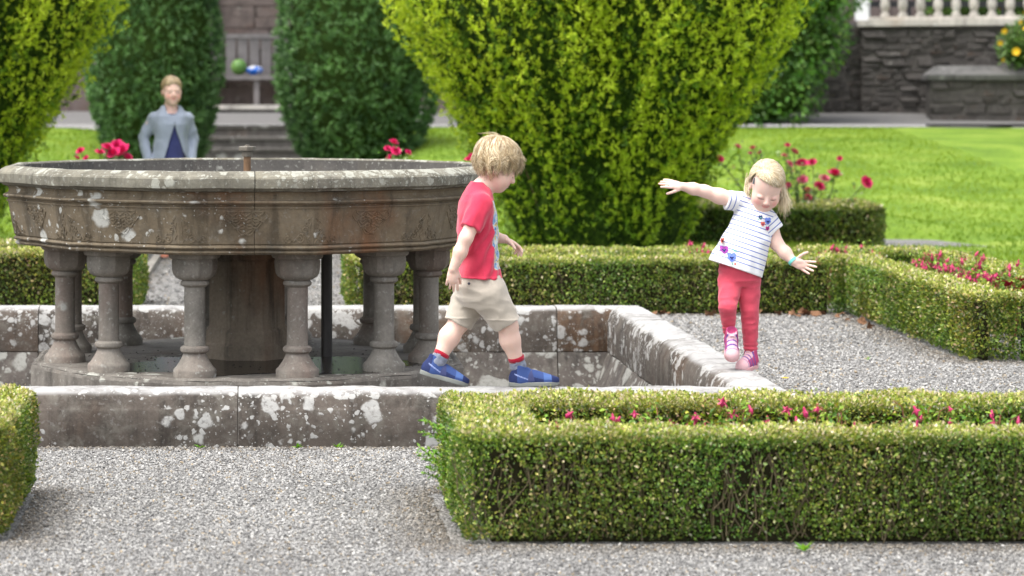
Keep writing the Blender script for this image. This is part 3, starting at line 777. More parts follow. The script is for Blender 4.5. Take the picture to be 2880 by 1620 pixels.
M_fuch = plain_mat('fuchsia_petal', (.50, .035, .125), .5, .35, .3, 60)
M_dian = plain_mat('crimson_petal', (.36, .008, .04), .6, .25, .3, 60)
me_rose = petal_flower('rose', 7, 4, M_rose, .75); me_rosep = petal_flower('rose_pale', 7, 4, M_rosep, .6)
me_yel = petal_flower('yellow_flower', 5, 1, M_yel, .3); me_dian = petal_flower('dianthus', 6, 2, M_dian, .3)
shrub('evergreen_shrub', 'tall light green evergreen shrub against the dark stone wall', (7.95, 41.3, .95),
      [(-.2, 0, .55, 1.05, .7), (.15, .1, 1.35, 1.15, .8), (.3, 0, 2.2, 1.25, .8), (-.8, .1, 1.6, 1.1, 1.1), (.1, .1, 3.0, 1.2, .8)], 17000, .085,
      [(.05, .13, .024), (.10, .23, .04), (.17, .33, .06), (.25, .36, .08)], [3, 4, 2.5, .8], 51)
shrub('yellow_flowered_shrub', 'shrub with yellow flowers on the wall at the right edge', (12.05, 41.7, 1.80),
      [(0, 0, .35, .42, .40), (.25, .1, .55, .4, .45), (.5, 0, .3, .45, .5)], 2600, .06, [(.07, .15, .03), (.13, .24, .05), (.2, .28, .09)], [3, 3, 1], 52, me_yel, 30, .05)

# ------------------------------------------------------------------ rose bushes
M_rleaf = leaf_mat('rose_leaf', .3, .5, .3)
def rose_bush(label, loc, blooms, seed, nleaf=420):
    r = rng(seed); root = empty('rose_bush', loc, label, 'rose bush', 'rose bushes on the lawn'); segs = []; P = []; A = []
    for (x, y, z, s, pale) in blooms:
        b = np.array([x * .35 + r.normal(0, .08), y * .3, .0]); e = np.array([x, y, z]); mid = b * .4 + e * .6 + np.array([r.normal(0, .04), r.normal(0, .04), .05])
        pts = [b, b * .6 + mid * .4, mid, e * .75 + mid * .25, e]; segs.append((pts, .009, .004))
        for k in range(int(nleaf / len(blooms))):
            t = r.uniform(.35, .97); q = b + (e - b) * t if t < .6 else mid + (e - mid) * (t - .6) / .4
            P.append(q + r.normal(0, .055, 3)); A.append(r.normal(0, 1, 3) + np.array([0, 0, -.1]))
        link('rose_bloom', me_rosep if pale else me_rose, None, root, loc=e, rot=(r.uniform(.2, 1.1), r.normal(0, .35), r.normal(0, .6)), scale=(s, s, s))
    V, F = tubes(segs, .01, 5); fm('stems', V, F, plain_rstem, root, smooth=True)
    P = np.array(P); A = np.array(A); n = len(P); L = r.uniform(.035, .065, n)
    V, F = leaves(P, A, r.normal(0, .6, (n, 3)) + np.array([0, 0, 1]), L, L * .55)
    fm('leaves', V, F, M_rleaf, root, cols=np.repeat(pick(r, n, [(.10, .20, .05), (.20, .30, .10), (.34, .42, .22), (.26, .16, .07)], [3, 3, 2, .6]), 4, 0), kind='stuff')
    return root
plain_rstem = plain_mat('rose_stem', (.14, .17, .06), .7, .3, .3, 20)
YB = 25.4
def bl(px, py, s, pale=0, dy=0):      # bloom place from its direction in the photo at the bush's own distance
    Y = YB + dy; return (XA(px, Y), Y, CAMZ - (py - HY) * Y / FPX, s, pale)
bush = [bl(2074, 415, .045, 1), bl(2118, 418, .035), bl(2140, 430, .035), bl(2215, 410, .033), bl(2232, 430, .055, 1), bl(2205, 440, .04, 1), bl(2256, 465, .075), bl(2285, 460, .055, 0, .2), bl(2218, 463, .05, 1, -.2),
        bl(2345, 495, .085), bl(2362, 447, .032), bl(2318, 505, .06, 1, .1), bl(2302, 527, .065), bl(2258, 508, .06, 1, -.1), bl(2273, 540, .055, 0, .15), bl(2272, 557, .045), bl(2433, 515, .075), bl(2023, 450, .05, 0, .2), bl(2110, 433, .03, 1), bl(2216, 523, .045, 1)]
bx, by = XA(2230, YB), YB
rose_bush('rose bush with many pink red blooms behind the girl', (bx, by, .03), [(a - bx, b - by, c - .03, s, p) for a, b, c, s, p in bush], 61, 560)
YB = 21.5
for (cx_, bs, lab, sd_) in ((325, [(300, 420, .06), (330, 415, .07), (350, 428, .075), (322, 436, .07), (280, 432, .05), (355, 448, .06)], 'cluster of bright pink roses just left of the woman', 62),
                       (232, [(228, 428, .045), (244, 446, .03), (215, 446, .03)], 'small pink rose at the left above the fountain rim', 63),
                       (1112, [(1105, 405, .05), (1112, 428, .05), (1146, 431, .035), (1090, 420, .035), (1100, 446, .04)], 'pink roses above the fountain rim between the dark yew and the boy', 64),
                       (1325, [(1326, 447, .05), (1318, 452, .04)], 'red rose half hidden behind the boy\'s head', 65)):
    bx = XA(cx_, YB); q = [bl(a, b, s, 0, rng(sd_ + i).normal(0, .1)) for i, (a, b, s) in enumerate(bs)]
    rose_bush(lab, (bx, YB, .03), [(a - bx, b - YB, c - .03, s, p) for a, b, c, s, p in q], sd_, 120)

# ------------------------------------------------------------------ fuchsias in the beds
def fuchsia_mesh():
    prof = [(.002, 0), (.0045, -.006), (.0048, -.014), (.009, -.020), (.0075, -.030), (.003, -.036)]
    V, F = lathe(prof, 7)
    for i in range(4):
        a = 1.57 * i; b = len(V); ca, sa = math.cos(a), math.sin(a)
        V += [(.003 * ca, .003 * sa, -.013), (.011 * ca - .004 * sa, .011 * sa + .004 * ca, -.017), (.023 * ca, .023 * sa, -.021), (.011 * ca + .004 * sa, .011 * sa - .004 * ca, -.017)]
        F.append((b, b + 1, b + 2, b + 3))
    V += [(.0008, 0, -.03), (-.0008, 0, -.03), (0, 0, -.055)]; F.append((len(V) - 3, len(V) - 2, len(V) - 1))
    me = mesh_of(V, F, 'fuchsia_flower', True, 50); me.materials.append(M_fuch); return me
me_fu = fuchsia_mesh(); M_fleaf = leaf_mat('fuchsia_leaf', .3, .45, .35)
def fuchsia(label, loc, h, spread, nl, nf, seed, fs=1.0, group='fuchsias in the hedged beds', fl=None, high=0.0):
    r = rng(seed); root = empty('fuchsia_plant', loc, label, 'plant', group); segs = []; P = []; A = []
    ns = 9
    for k in range(ns):
        a = r.uniform(0, 6.283); d = np.array([math.cos(a) * spread * r.uniform(.3, 1), math.sin(a) * spread * .6 * r.uniform(.3, 1), 0]); hh = h * r.uniform(.75, 1.1)
        pts = [np.zeros(3), d * .3 + [0, 0, hh * .5], d * .65 + [0, 0, hh * .9], d + [0, 0, hh * .95]]; segs.append((pts, .004, .0015))
        for i in range(int(nl / ns)):
            t = r.uniform(.3, 1) * 3; j = min(2, int(t)); q = pts[j] + (pts[j + 1] - pts[j]) * (t - j); P.append(q + r.normal(0, .022, 3)); A.append(r.normal(0, .8, 3) + np.array([0, 0, -.2]))
        for i in range(int(nf / ns) + (1 if k < nf % ns else 0)):
            t = r.uniform(max(.55, high), 1) * 3; j = min(2, int(t)); q = pts[j] + (pts[j + 1] - pts[j]) * (t - j)
            s = fs * r.uniform(.8, 1.25); link('flower', fl or me_fu, None, root, loc=q + np.array([r.normal(0, .02), r.normal(0, .02), r.uniform(-.005, .02)]), rot=(r.normal(0, .35), r.normal(0, .35), r.uniform(0, 6)), scale=(s, s, s))
    V, F = tubes(segs, .004, 4); fm('stems', V, F, plain_fst, root)
    P = np.array(P); A = np.array(A); n = len(P); L = r.uniform(.018, .032, n)
    V, F = leaves(P, A, r.normal(0, .5, (n, 3)) + np.array([0, -.3, 1]), L, L * .5)
    fm('leaves', V, F, M_fleaf, root, cols=np.repeat(pick(r, n, [(.06, .14, .015), (.13, .25, .025), (.24, .36, .04), (.33, .33, .05)], [3, 4, 3, .8]), 4, 0), kind='stuff')
plain_fst = plain_mat('fuchsia_stem', (.22, .09, .05), .7, .3, .3, 20)
r = rng(90)
ORD = ['first', 'second', 'third', 'fourth', 'fifth', 'sixth', 'seventh', 'eighth', 'ninth', 'tenth', 'eleventh', 'twelfth', 'thirteenth', 'fourteenth']
fb = [(1478, .36), (1560, .37), (1640, .39), (1760, .38), (1850, .40), (1990, .375), (2080, .41), (2180, .36), (2270, .385), (2370, .41), (2480, .36), (2610, .405), (2720, .36), (2800, .39)]
for i, (px, h) in enumerate(fb):
    fuchsia('%s low red fuchsia from the left inside the hedge nearest the camera' % ORD[i], (XA(px, 9.1), 9.1 + r.normal(0, .08), 0), h - .012, .13, 170, 5, 91 + i, .95, 'fuchsias in the nearest right bed', high=.7)
ub = [(2600, .44, 17.3), (2545, .41, 17.05), (2670, .45, 16.85), (2860, .42, 16.45), (2640, .42, 16.3), (2730, .5, 16.15), (2780, .45, 15.75), (2740, .42, 15.5)]
for i, (px, h, Y) in enumerate(ub):
    fuchsia('%s pink red fuchsia from the back of the right hand hedged bed' % ORD[i], (min(max(XA(px, Y), 4.2), 4.45), Y, 0), h, .15, 190, 17, 120 + i, 1.15, 'fuchsias in the right hand bed', high=.6)
for i, px in enumerate((1960, 2040, 2330, 2400, 2450)):
    fuchsia('%s low fuchsia from the left in the bed behind the girl' % ORD[i], (XA(px, 18.0), 18.0, 0), .43, .14, 110, 9, 140 + i, 1.1, 'fuchsias in the bed behind the girl', high=.7)
for i, (px, Y) in enumerate(((2800, 15.1), (2850, 15.25), (2890, 15.0))):
    fuchsia('%s low crimson flowered plant from the left at the right edge bed' % ORD[i], (min(max(XA(px, Y), 4.16), 4.46), Y, 0), .40, .12, 120, 14, 150 + i, .02, 'crimson flowers in the right hand bed', me_dian, .7)

# ------------------------------------------------------------------ loose gravel, dead leaves, weeds
g = G('gravel_stones', .8, .25); an = g.n('ShaderNodeAttribute'); an.attribute_name = 'col'; an.attribute_type = 'INSTANCER'; g.base(an.outputs['Color']); M_peb = g.m
def gravel_group():
    ng = bpy.data.node_groups.new('gravel_scatter', 'GeometryNodeTree')
    ng.interface.new_socket('Geometry', in_out='INPUT', socket_type='NodeSocketGeometry'); ng.interface.new_socket('Geometry', in_out='OUTPUT', socket_type='NodeSocketGeometry')
    N = ng.nodes.new; L = ng.links.new; gi = N('NodeGroupInput'); go = N('NodeGroupOutput'); ic = N('GeometryNodeMeshIcoSphere'); ic.inputs['Radius'].default_value = .5; ic.inputs['Subdivisions'].default_value = 1
    sp = N('GeometryNodeSetPosition'); nz = N('ShaderNodeTexNoise'); nz.inputs['Scale'].default_value = 2.6
    vm = N('ShaderNodeVectorMath'); vm.operation = 'MULTIPLY_ADD'; vm.inputs[1].default_value = (.7, .7, .7); vm.inputs[2].default_value = (-.35, -.35, -.35)
    L(nz.outputs['Color'], vm.inputs[0]); L(ic.outputs['Mesh'], sp.inputs['Geometry']); L(vm.outputs[0], sp.inputs['Offset'])
    sm = N('GeometryNodeSetMaterial'); sm.inputs['Material'].default_value = M_peb; L(sp.outputs[0], sm.inputs['Geometry'])
    ip = N('GeometryNodeInstanceOnPoints'); L(gi.outputs[0], ip.inputs['Points']); L(sm.outputs[0], ip.inputs['Instance'])
    for nm, sk in (('rot', 'Rotation'), ('scl', 'Scale')):
        na = N('GeometryNodeInputNamedAttribute'); na.data_type = 'FLOAT_VECTOR'; na.inputs['Name'].default_value = nm; L(na.outputs['Attribute'], ip.inputs[sk])
    L(ip.outputs[0], go.inputs[0]); return ng
GRAVEL_NG = gravel_group()
def pebbles(name, label, n, x0, x1, y0, y1, s, seed, bad):
    r = rng(seed); X = r.uniform(x0, x1, n); Y = r.uniform(y0, y1, n)
    xa, xb = (-60 - VX) * Y / FPX, (2940 - VX) * Y / FPX; k = (X > xa) & (X < xb)
    for a, b, c, d in bad: k &= ~((X > a) & (X < b) & (Y > c) & (Y < d))
    X, Y = X[k], Y[k]; n = len(X)
    S = s * np.exp(r.normal(0, .28, n)).clip(.5, 1.9)
    W = np.stack([X, Y, S * .22 + r.random(n) * s * .35], -1); ROT = np.stack([r.normal(0, .35, n), r.normal(0, .35, n), r.uniform(0, 6.283, n)], -1)
    SCL = S[:, None] * np.stack([r.uniform(.85, 1.25, n), r.uniform(.65, 1.0, n), r.uniform(.45, .8, n)], -1)
    c = pick(r, n, [(.15, .147, .143), (.225, .22, .212), (.285, .279, .267), (.345, .337, .32), (.43, .418, .395), (.32, .26, .18)], [1.3, 2.6, 3.2, 2.4, 1.0, .45], .12)
    # earth stained gravel close to the hedges
    st = np.zeros(n)
    for a, b, c2, d in bad:
        dx = np.maximum(np.maximum(a - X, X - b), 0); dy = np.maximum(np.maximum(c2 - Y, Y - d), 0); q = np.hypot(dx, dy)
        st = np.maximum(st, np.clip(1 - q / .24, 0, 1) * .8) if (a, b, c2, d) != POOLR else np.maximum(st, np.clip(1 - q / .15, 0, 1) * .8)
    c = c * (.80 + .40 * fbm(np.stack([X, Y, X * 0], -1), 1.4, seed))[:, None]
    st = (st * (r.random(n) < .85))[:, None]
    c = c * (1 - st) + c * st * np.array([.50, .42, .32])
    me = bpy.data.meshes.new(name); me.vertices.add(n); me.vertices.foreach_set('co', W.astype(np.float32).ravel())
    ca = me.attributes.new('col', 'FLOAT_COLOR', 'POINT'); cc = np.ones((n, 4), np.float32); cc[:, :3] = np.clip(c, .01, .8); ca.data.foreach_set('color', cc.ravel())
    for nm, arr in (('rot', ROT), ('scl', SCL)):
        at = me.attributes.new(nm, 'FLOAT_VECTOR', 'POINT'); at.data.foreach_set('vector', arr.astype(np.float32).ravel())
    me.materials.append(M_peb); o = link(name, me); md = o.modifiers.new('scatter', 'NODES'); md.node_group = GRAVEL_NG
    tag(o, label, 'gravel', kind='stuff')
POOLR = (PX0, PX1, PY0, PY1)
badr = [POOLR, (.62, 3.4, 8.64, 9.74), (-2.6, -.84, 8.7, 9.74), (.56, 4.76, 17.45, 18.58), (3.86, 4.76, 14.42, 18.58), (-4.6, -.82, 17.45, 18.58)]
pebbles('loose_gravel', 'loose pale gravel in front of the pool', 130000, -.95, 2.75, 7.95, 11.0, .0076, 201, badr)
pebbles('loose_gravel', 'loose grey gravel between the pool and the right hedge', 80000, 2.25, 4.3, 9.75, 17.45, .0105, 202, badr)
pebbles('loose_gravel', 'loose grey gravel of the path behind the fountain', 16000, -2.3, 3.9, 15.48, 24, .017, 203, badr + [(-4, -.95, 18.6, 40), (.78, 4, 18.6, 40)])

def dead_leaf(seed):
    r = rng(seed); V = []; F = []; n = 9
    for i in range(n):
        a = 6.283 * i / n; rr = .5 * (1 + .35 * (i % 2) - .15 * r.random()); V.append((rr * math.cos(a) * 1.3, rr * math.sin(a), .18 * math.sin(a * 2 + r.random()) + .25 * r.random()))
    V.append((0, 0, 0)); F = [(i, (i + 1) % n, n) for i in range(n)]
    me = mesh_of(V, F, 'dead_leaf', False); me.materials.append(M_dead); return me
M_dead = plain_mat('dead_leaf', (.19, .10, .055), .8, .2, .4, 3)
dl = [dead_leaf(300 + i) for i in range(4)]; r = rng(310)
spots = [(r.uniform(3.35, 3.84), 17.40 - abs(r.normal(0, .12))) for i in range(20)] + [(r.uniform(2.4, 3.4), 17.40 - abs(r.normal(0, .05))) for i in range(9)] + [(3.82 - abs(r.normal(0, .05)), r.uniform(16.2, 17.2)) for i in range(5)]
for x, y in spots:
    s = r.uniform(.028, .058); o = link('dead_leaf', dl[int(r.integers(0, 4))], None, loc=(x, y, .022), rot=(r.normal(0, .4), r.normal(0, .4), r.uniform(0, 6)), scale=(s, s, s * .8))
    tag(o, 'curled brown dead leaf on the gravel at the foot of the back right hedge', 'leaf', 'dead leaves by the hedge corner')
fl = link('fallen_petal', me_yel, None, loc=(XA(2203, 13.5), 13.45, .02), scale=(.018,) * 3); tag(fl, 'tiny yellow flower lying on the gravel right of the girl', 'flower')
def weed(loc, n, L, seed, label):
    r = rng(seed); a = r.uniform(0, 6.283, n); A = np.stack([np.cos(a), np.sin(a), r.uniform(.3, 1.2, n)], -1); P = np.zeros((n, 3))
    V, F = leaves(P, A, np.tile([0, 0, 1.0], (n, 1)) + r.normal(0, .2, (n, 3)), L * r.uniform(.6, 1.2, n), L * .32 * np.ones(n))
    o = fm('weed', V, F, M_fleaf, cols=np.repeat(pick(r, n, [(.11, .25, .03), (.19, .34, .05)], [1, 1]), 4, 0), loc=loc); tag(o, label, 'weed')
weed((XA(2262, 8.5), 8.50, .005), 7, .048, 401, 'small green weed with pointed leaves in the gravel before the near hedge')
weed((XA(1900, 12.9), 12.85, .005), 6, .03, 402, 'tiny weed in the gravel beside the right coping')
weed((XA(2440, 14.5), 14.5, .005), 6, .025, 403, 'tiny weed in the gravel near the right hedge')
for i, (px, lab) in enumerate(((565, 'grass tuft at the wall foot left of the coping joint'), (835, 'grass tuft at the wall foot right of the coping joint'), (950, 'grass tuft at the wall foot before the right columns'))):
    weed((XA(px, 10.97), 10.975, .0), 9, .035, 410 + i, lab)
# ================================================================== BACKGROUND STONEWORK
M_wall = stone_mat('rubble_stone', (.026, .024, .023), (.060, .054, .050), (.07, .050, .040), lich=(.28, .27, .25), amt=.45, S=5, gate=(.45, .65), speck=.3, streak=.3)
M_mort = plain_mat('mortar', (.085, .078, .072), .95, .1, .4, 6, .5)
M_ash = stone_mat('ashlar_stone', (.075, .060, .056), (.130, .102, .094), (.12, .082, .07), lich=(.3, .28, .25), amt=.3, S=3, speck=.1, streak=.4)
M_pale = stone_mat('pale_limestone', (.30, .28, .25), (.46, .43, .39), (.42, .36, .3), lich=(.65, .64, .6), amt=.4, S=6)
M_step0 = stone_mat('capping_stone', (.05, .049, .048), (.10, .097, .094), (.1, .085, .08), lich=(.24, .24, .23), amt=.4, S=6)
M_wood = plain_mat('grey_oak', (.155, .143, .143), .8, .2, .3, 5, .5, 50)
M_white = plain_mat('white_paint', (.72, .73, .74), .6, .3, .06, 3)
def chamfer_stone(seed, j=.05, c=.08):
    r = rng(seed); V = []; F = []; idx = {}
    co = {}
    for sx in (-1, 1):
        for sy in (-1, 1):
            for sz in (-1, 1):
                jit = r.normal(0, j, 3)
                for ax in range(3):
                    p = np.array([sx, sy, sz], float) * .5 + jit
                    for k in range(3):
                        if k != ax: p[k] -= np.sign([sx, sy, sz][k]) * c
                    co[(sx, sy, sz, ax)] = len(V); V.append(p)
    for ax in range(3):
        o = [k for k in range(3) if k != ax]
        for s in (-1, 1):
            q = []
            for a, b in ((-1, -1), (1, -1), (1, 1), (-1, 1)):
                t = [0, 0, 0]; t[ax] = s; t[o[0]] = a; t[o[1]] = b; q.append(co[(*t, ax)])
            F.append(q)
    for ax in range(3):                                  # edge chamfers
        o = [k for k in range(3) if k != ax]
        for a in (-1, 1):
            for b in (-1, 1):
                t0 = [0, 0, 0]; t1 = [0, 0, 0]; t0[ax] = -1; t1[ax] = 1
                for t in (t0, t1): t[o[0]] = a; t[o[1]] = b
                F.append([co[(*t0, o[0])], co[(*t1, o[0])], co[(*t1, o[1])], co[(*t0, o[1])]])
    for sx in (-1, 1):
        for sy in (-1, 1):
            for sz in (-1, 1): F.append([co[(sx, sy, sz, k)] for k in range(3)])
    return mesh_of(V, F, 'stone', True, 35)
rub = [chamfer_stone(500 + i, .05, .09) for i in range(6)]
for m in rub: m.materials.append(M_wall)
ash = [chamfer_stone(520 + i, .008, .03) for i in range(4)]
for m in ash: m.materials.append(M_ash)
def coursed(parent, width, height, hmin, hmax, wmin, wmax, thick, meshes, seed, slope=0.0, gap=.014):
    r = random.Random(seed); z = 0
    while z < height - .03:
        h = min(r.uniform(hmin, hmax), height - z)
        if height - z - h < hmin * .6: h = height - z
        x = 0
        while x < width - .02:
            w = min(r.uniform(wmin, wmax), width - x)
            if width - x - w < wmin * .6: w = width - x
            parts = [(z, h)] if (h < hmax * .75 or r.random() < .6) else [(z, h * .5), (z + h * .5, h * .5)]
            for zz, hh in parts:
                link('stone', r.choice(meshes), None, parent, loc=(x + w / 2, r.uniform(-.012, .012), zz + hh / 2), rot=(0, r.uniform(-.015, .015), 0), scale=(w - gap, thick, hh - gap))
            x += w
        z += h
# ---- terrace retaining wall on the right
WA = np.array([9.93, 43.6]); WB = np.array([13.6, 42.3]); wd = WB - WA; wl = float(np.linalg.norm(wd)); wang = math.atan2(wd[1], wd[0])
rw = empty('terrace_wall', (WA[0], WA[1], .93), 'dark rubble stone retaining wall below the balustrade', 'wall', rz=wang)
V, F = box(0, wl, -.132, .5, 0, 1.60); pm('mortar_core', V, F, M_mort, rw)
coursed(rw, wl, 1.60, .07, .18, .12, .42, .30, rub, 7)
V, F = box(-.06, wl, -.20, .45, 1.602, 1.70); pm('wall_coping', V, F, M_pale, rw)
rl = empty('terrace_wall', (WA[0] - .012, WA[1] + .14, .93), 'dark rubble wall in shade left of the corner behind the evergreen shrub', 'wall', rz=math.pi + .30)
V, F = box(.0, 4.2, -.5, .132, 0, 1.6); pm('mortar_core', V, F, M_mort, rl)
coursed(rl, 4.2, 1.58, .07, .18, .12, .42, .30, rub, 8)
# buttress with sloped cap
bt = empty('wall_buttress', (10.62, 41.9, .90), 'projecting lower stone wall with pale sloped capping at the right edge', 'wall', rz=wang * .5)
V, F = box(0, 3.2, -.104, .9, 0, .74); pm('mortar_core', V, F, M_mort, bt)
coursed(bt, 3.2, .74, .14, .26, .2, .55, .24, rub, 9)
V = [(-.06, -.16, .742), (3.2, -.16, .742), (3.2, .95, .742), (-.06, .95, .742), (-.06, -.17, .82), (3.2, -.17, .82), (.14, .10, .97), (3.2, .10, .97), (.14, .95, .97), (3.2, .95, .97), (-.06, .95, .82)]
F = [(0, 1, 5, 4), (4, 5, 7, 6), (6, 7, 9, 8), (0, 4, 10, 3), (4, 6, 8, 10), (0, 3, 2, 1), (3, 10, 8, 9, 2), (1, 2, 9, 7, 5)]
pm('sloped_capping', V, F, M_step0, bt)
# balustrade
bal = empty('balustrade', (WA[0], WA[1], 2.632), 'pale stone balustrade on top of the terrace wall', 'balustrade', rz=wang)
bp = [(.075, 0), (.075, .05), (.05, .06), (.045, .085), (.06, .11), (.078, .16), (.08, .21), (.066, .28), (.046, .36), (.038, .43), (.045, .47), (.055, .485), (.045, .50), (.07, .52), (.07, .57)]
me_b = mesh_of(*lathe(bp, 12), 'baluster', True, 45); me_b.materials.append(M_pale)
x = .36
while x < wl: link('baluster', me_b, None, bal, loc=(x, .08, .06)); x += .285
V, F = box(.1, wl, -.04, .22, 0, .06); pm('plinth_rail', V, F, M_pale, bal)
V, F = box(.1, wl, -.06, .24, .63, .74); pm('top_rail', V, F, M_pale, bal)
V, F = box(-.12, .10, -.02, .24, 0, .95); pm('end_post', V, F, M_white, bal)
# things behind the balustrade
V, F = box(8.6, 16, 46.8, 47.1, 2.0, 6.0); tag(pm('house_wall', V, F, M_ash), 'brown house wall far behind the balustrade', 'wall')
M_iron = plain_mat('dark_iron', (.02, .02, .022), .5, .4, .2, 10)
rail = empty('dark_rail', (9.9, 44.9, 2.6), 'dark rail seen through the balustrade', 'railing')
V, F = box(.3, 4, 0, .06, .30, .40); pm('bar', V, F, M_iron, rail)
for i in range(5): V, F = box(.3 + i * .8, .36 + i * .8, .0, .055, 0, .298); pm('post', V, F, M_iron, rail)
shrub('terrace_shrub', 'green plants on the terrace behind the balustrade', (12.2, 45.6, 2.3), [(0, 0, .5, .8, .6), (1.2, 0, .6, .8, .7)], 2400, .08, [(.05, .12, .02), (.11, .22, .03), (.3, .16, .06)], [3, 2, .5], 55)
# terrace floor slab behind the wall
V, F = box(9.3, 17, 43.9, 60, 2.4, 2.6); tag(pm('terrace_floor', V, F, M_path), 'upper terrace paving', kind='structure')

# ---- building wall behind the bench
bw = empty('building_wall', (-7, 44.9, 1.10), 'reddish brown ashlar wall behind the dark yews and bench', 'building')
V, F = box(0, 13.5, .10, .8, -.1, 4.2); pm('mortar_core', V, F, M_mort, bw)
coursed(bw, 13.5, 4.1, .28, .40, .6, 1.1, .28, ash, 17, gap=.010)
V, F = box(0, 13.5, -.24, -.141, .0, .42); pm('plinth', V, F, M_ash, bw)
# pilasters framing the seat
for i, x in enumerate((-1.15, .62)):
    V, F = box(x + 7, x + 7.35, -.32, -.141, .43, 3.4); pm('pilaster', V, F, M_ash, bw)
# ---- steps
M_step = stone_mat('step_stone', (.07, .065, .060), (.130, .120, .112), (.135, .108, .092), lich=(.42, .415, .39), amt=.5, S=4, gate=(.42, .62), top=.5)
st = empty('stone_steps', (AX - .1, 39.2, 0), 'flight of mossy stone steps between the dark yews', 'steps')
for i in range(6):
    z1 = .08 + .17 * i; y0 = .0 + .36 * i
    V, F = box(-1.05, 1.05, y0 + .03, y0 + .42, z1 - .17, z1 - .045); pm('riser', V, F, M_step, st)
    for j, (xa, xb) in enumerate(((-1.06, -.3 + .2 * (i % 2)), (-.29 + .2 * (i % 2), 1.06))):
        V, F = box(xa, xb - .006, y0, y0 + .40, z1 - .044, z1); pm('tread', V, F, M_step, st)
# bench slab and bench
sb = empty('bench_plinth', (AX, 43.6, 1.06), 'low stone plinth slab under the bench', 'plinth')
V, F = box(-1.3, 1.3, 0, 1.15, -.1, .10); pm('base', V, F, M_step, sb)
V, F = box(-1.34, 1.34, -.06, 1.15, .101, .17); pm('slab', V, F, M_pale, sb)
be = empty('bench', (AX - .05, 44.0, 1.232), 'weathered grey wooden bench with tall plank back on the plinth', 'bench')
V, F = box(-.95, .95, -.02, .46, .42, .50); pm('seat', V, F, M_wood, be)
for x in (-.85, 0.02, .85): V, F = box(x - .045, x + .045, .03, .12, 0, .419); pm('leg', V, F, M_wood, be)
for x in (-.85, .85): V, F = box(x - .04, x + .04, .34, .42, 0, .419); pm('leg', V, F, M_wood, be)
for i in range(9):
    x = -.9 + i * .2; V, F = box(x, x + .165, .47, .50, .44, 1.12); pm('back_plank', V, F, M_wood, be)
V, F = box(-.97, .97, .455, .53, 1.121, 1.20); pm('back_rail', V, F, M_wood, be)
for x in (-.97, .90): V, F = box(x, x + .07, .0, .45, .68, .73); pm('armrest', V, F, M_wood, be)
# ball and bundle
def ico(sub=3):
    import bmesh
    bm = bmesh.new(); bmesh.ops.create_icosphere(bm, subdivisions=sub, radius=1); V = [v.co[:] for v in bm.verts]; F = [[v.index for v in f.verts] for f in bm.faces]; bm.free(); return V, F
g = G('ball_green', .5, .4); g.base(g.ramp(g.voro(2.2).outputs['Distance'], [(.1, (.06, .15, .03)), (.5, (.09, .19, .035)), (.8, (.25, .32, .16))])); M_ball = g.m
V, F = ico(3); tag(pm('ball', np.array(V) * .135, F, M_ball, smooth=True, loc=(XA(672, 44.2), 44.2, 1.232 + .50 + .133)), 'green ball resting on the bench seat', 'ball')
g = G('bundle_cloth', .8, .2); g.base(g.ramp(g.noise(7, 3), [(.44, (.012, .09, .40)), (.5, (.018, .12, .45)), (.53, (.42, .43, .46))], 'LINEAR')); M_bun = g.m
V = np.array(ico(3)[0]); V = V * np.array([.15, .10, .085]) * (1 + .35 * (fbm(V, 2.2, 3) - .5))[:, None]
tag(pm('cloth_bundle', V, ico(3)[1], M_bun, smooth=True, loc=(XA(716, 44.2), 44.18, 1.232 + .50 + .075)), 'blue and white folded cloth bundle on the bench', 'bundle')
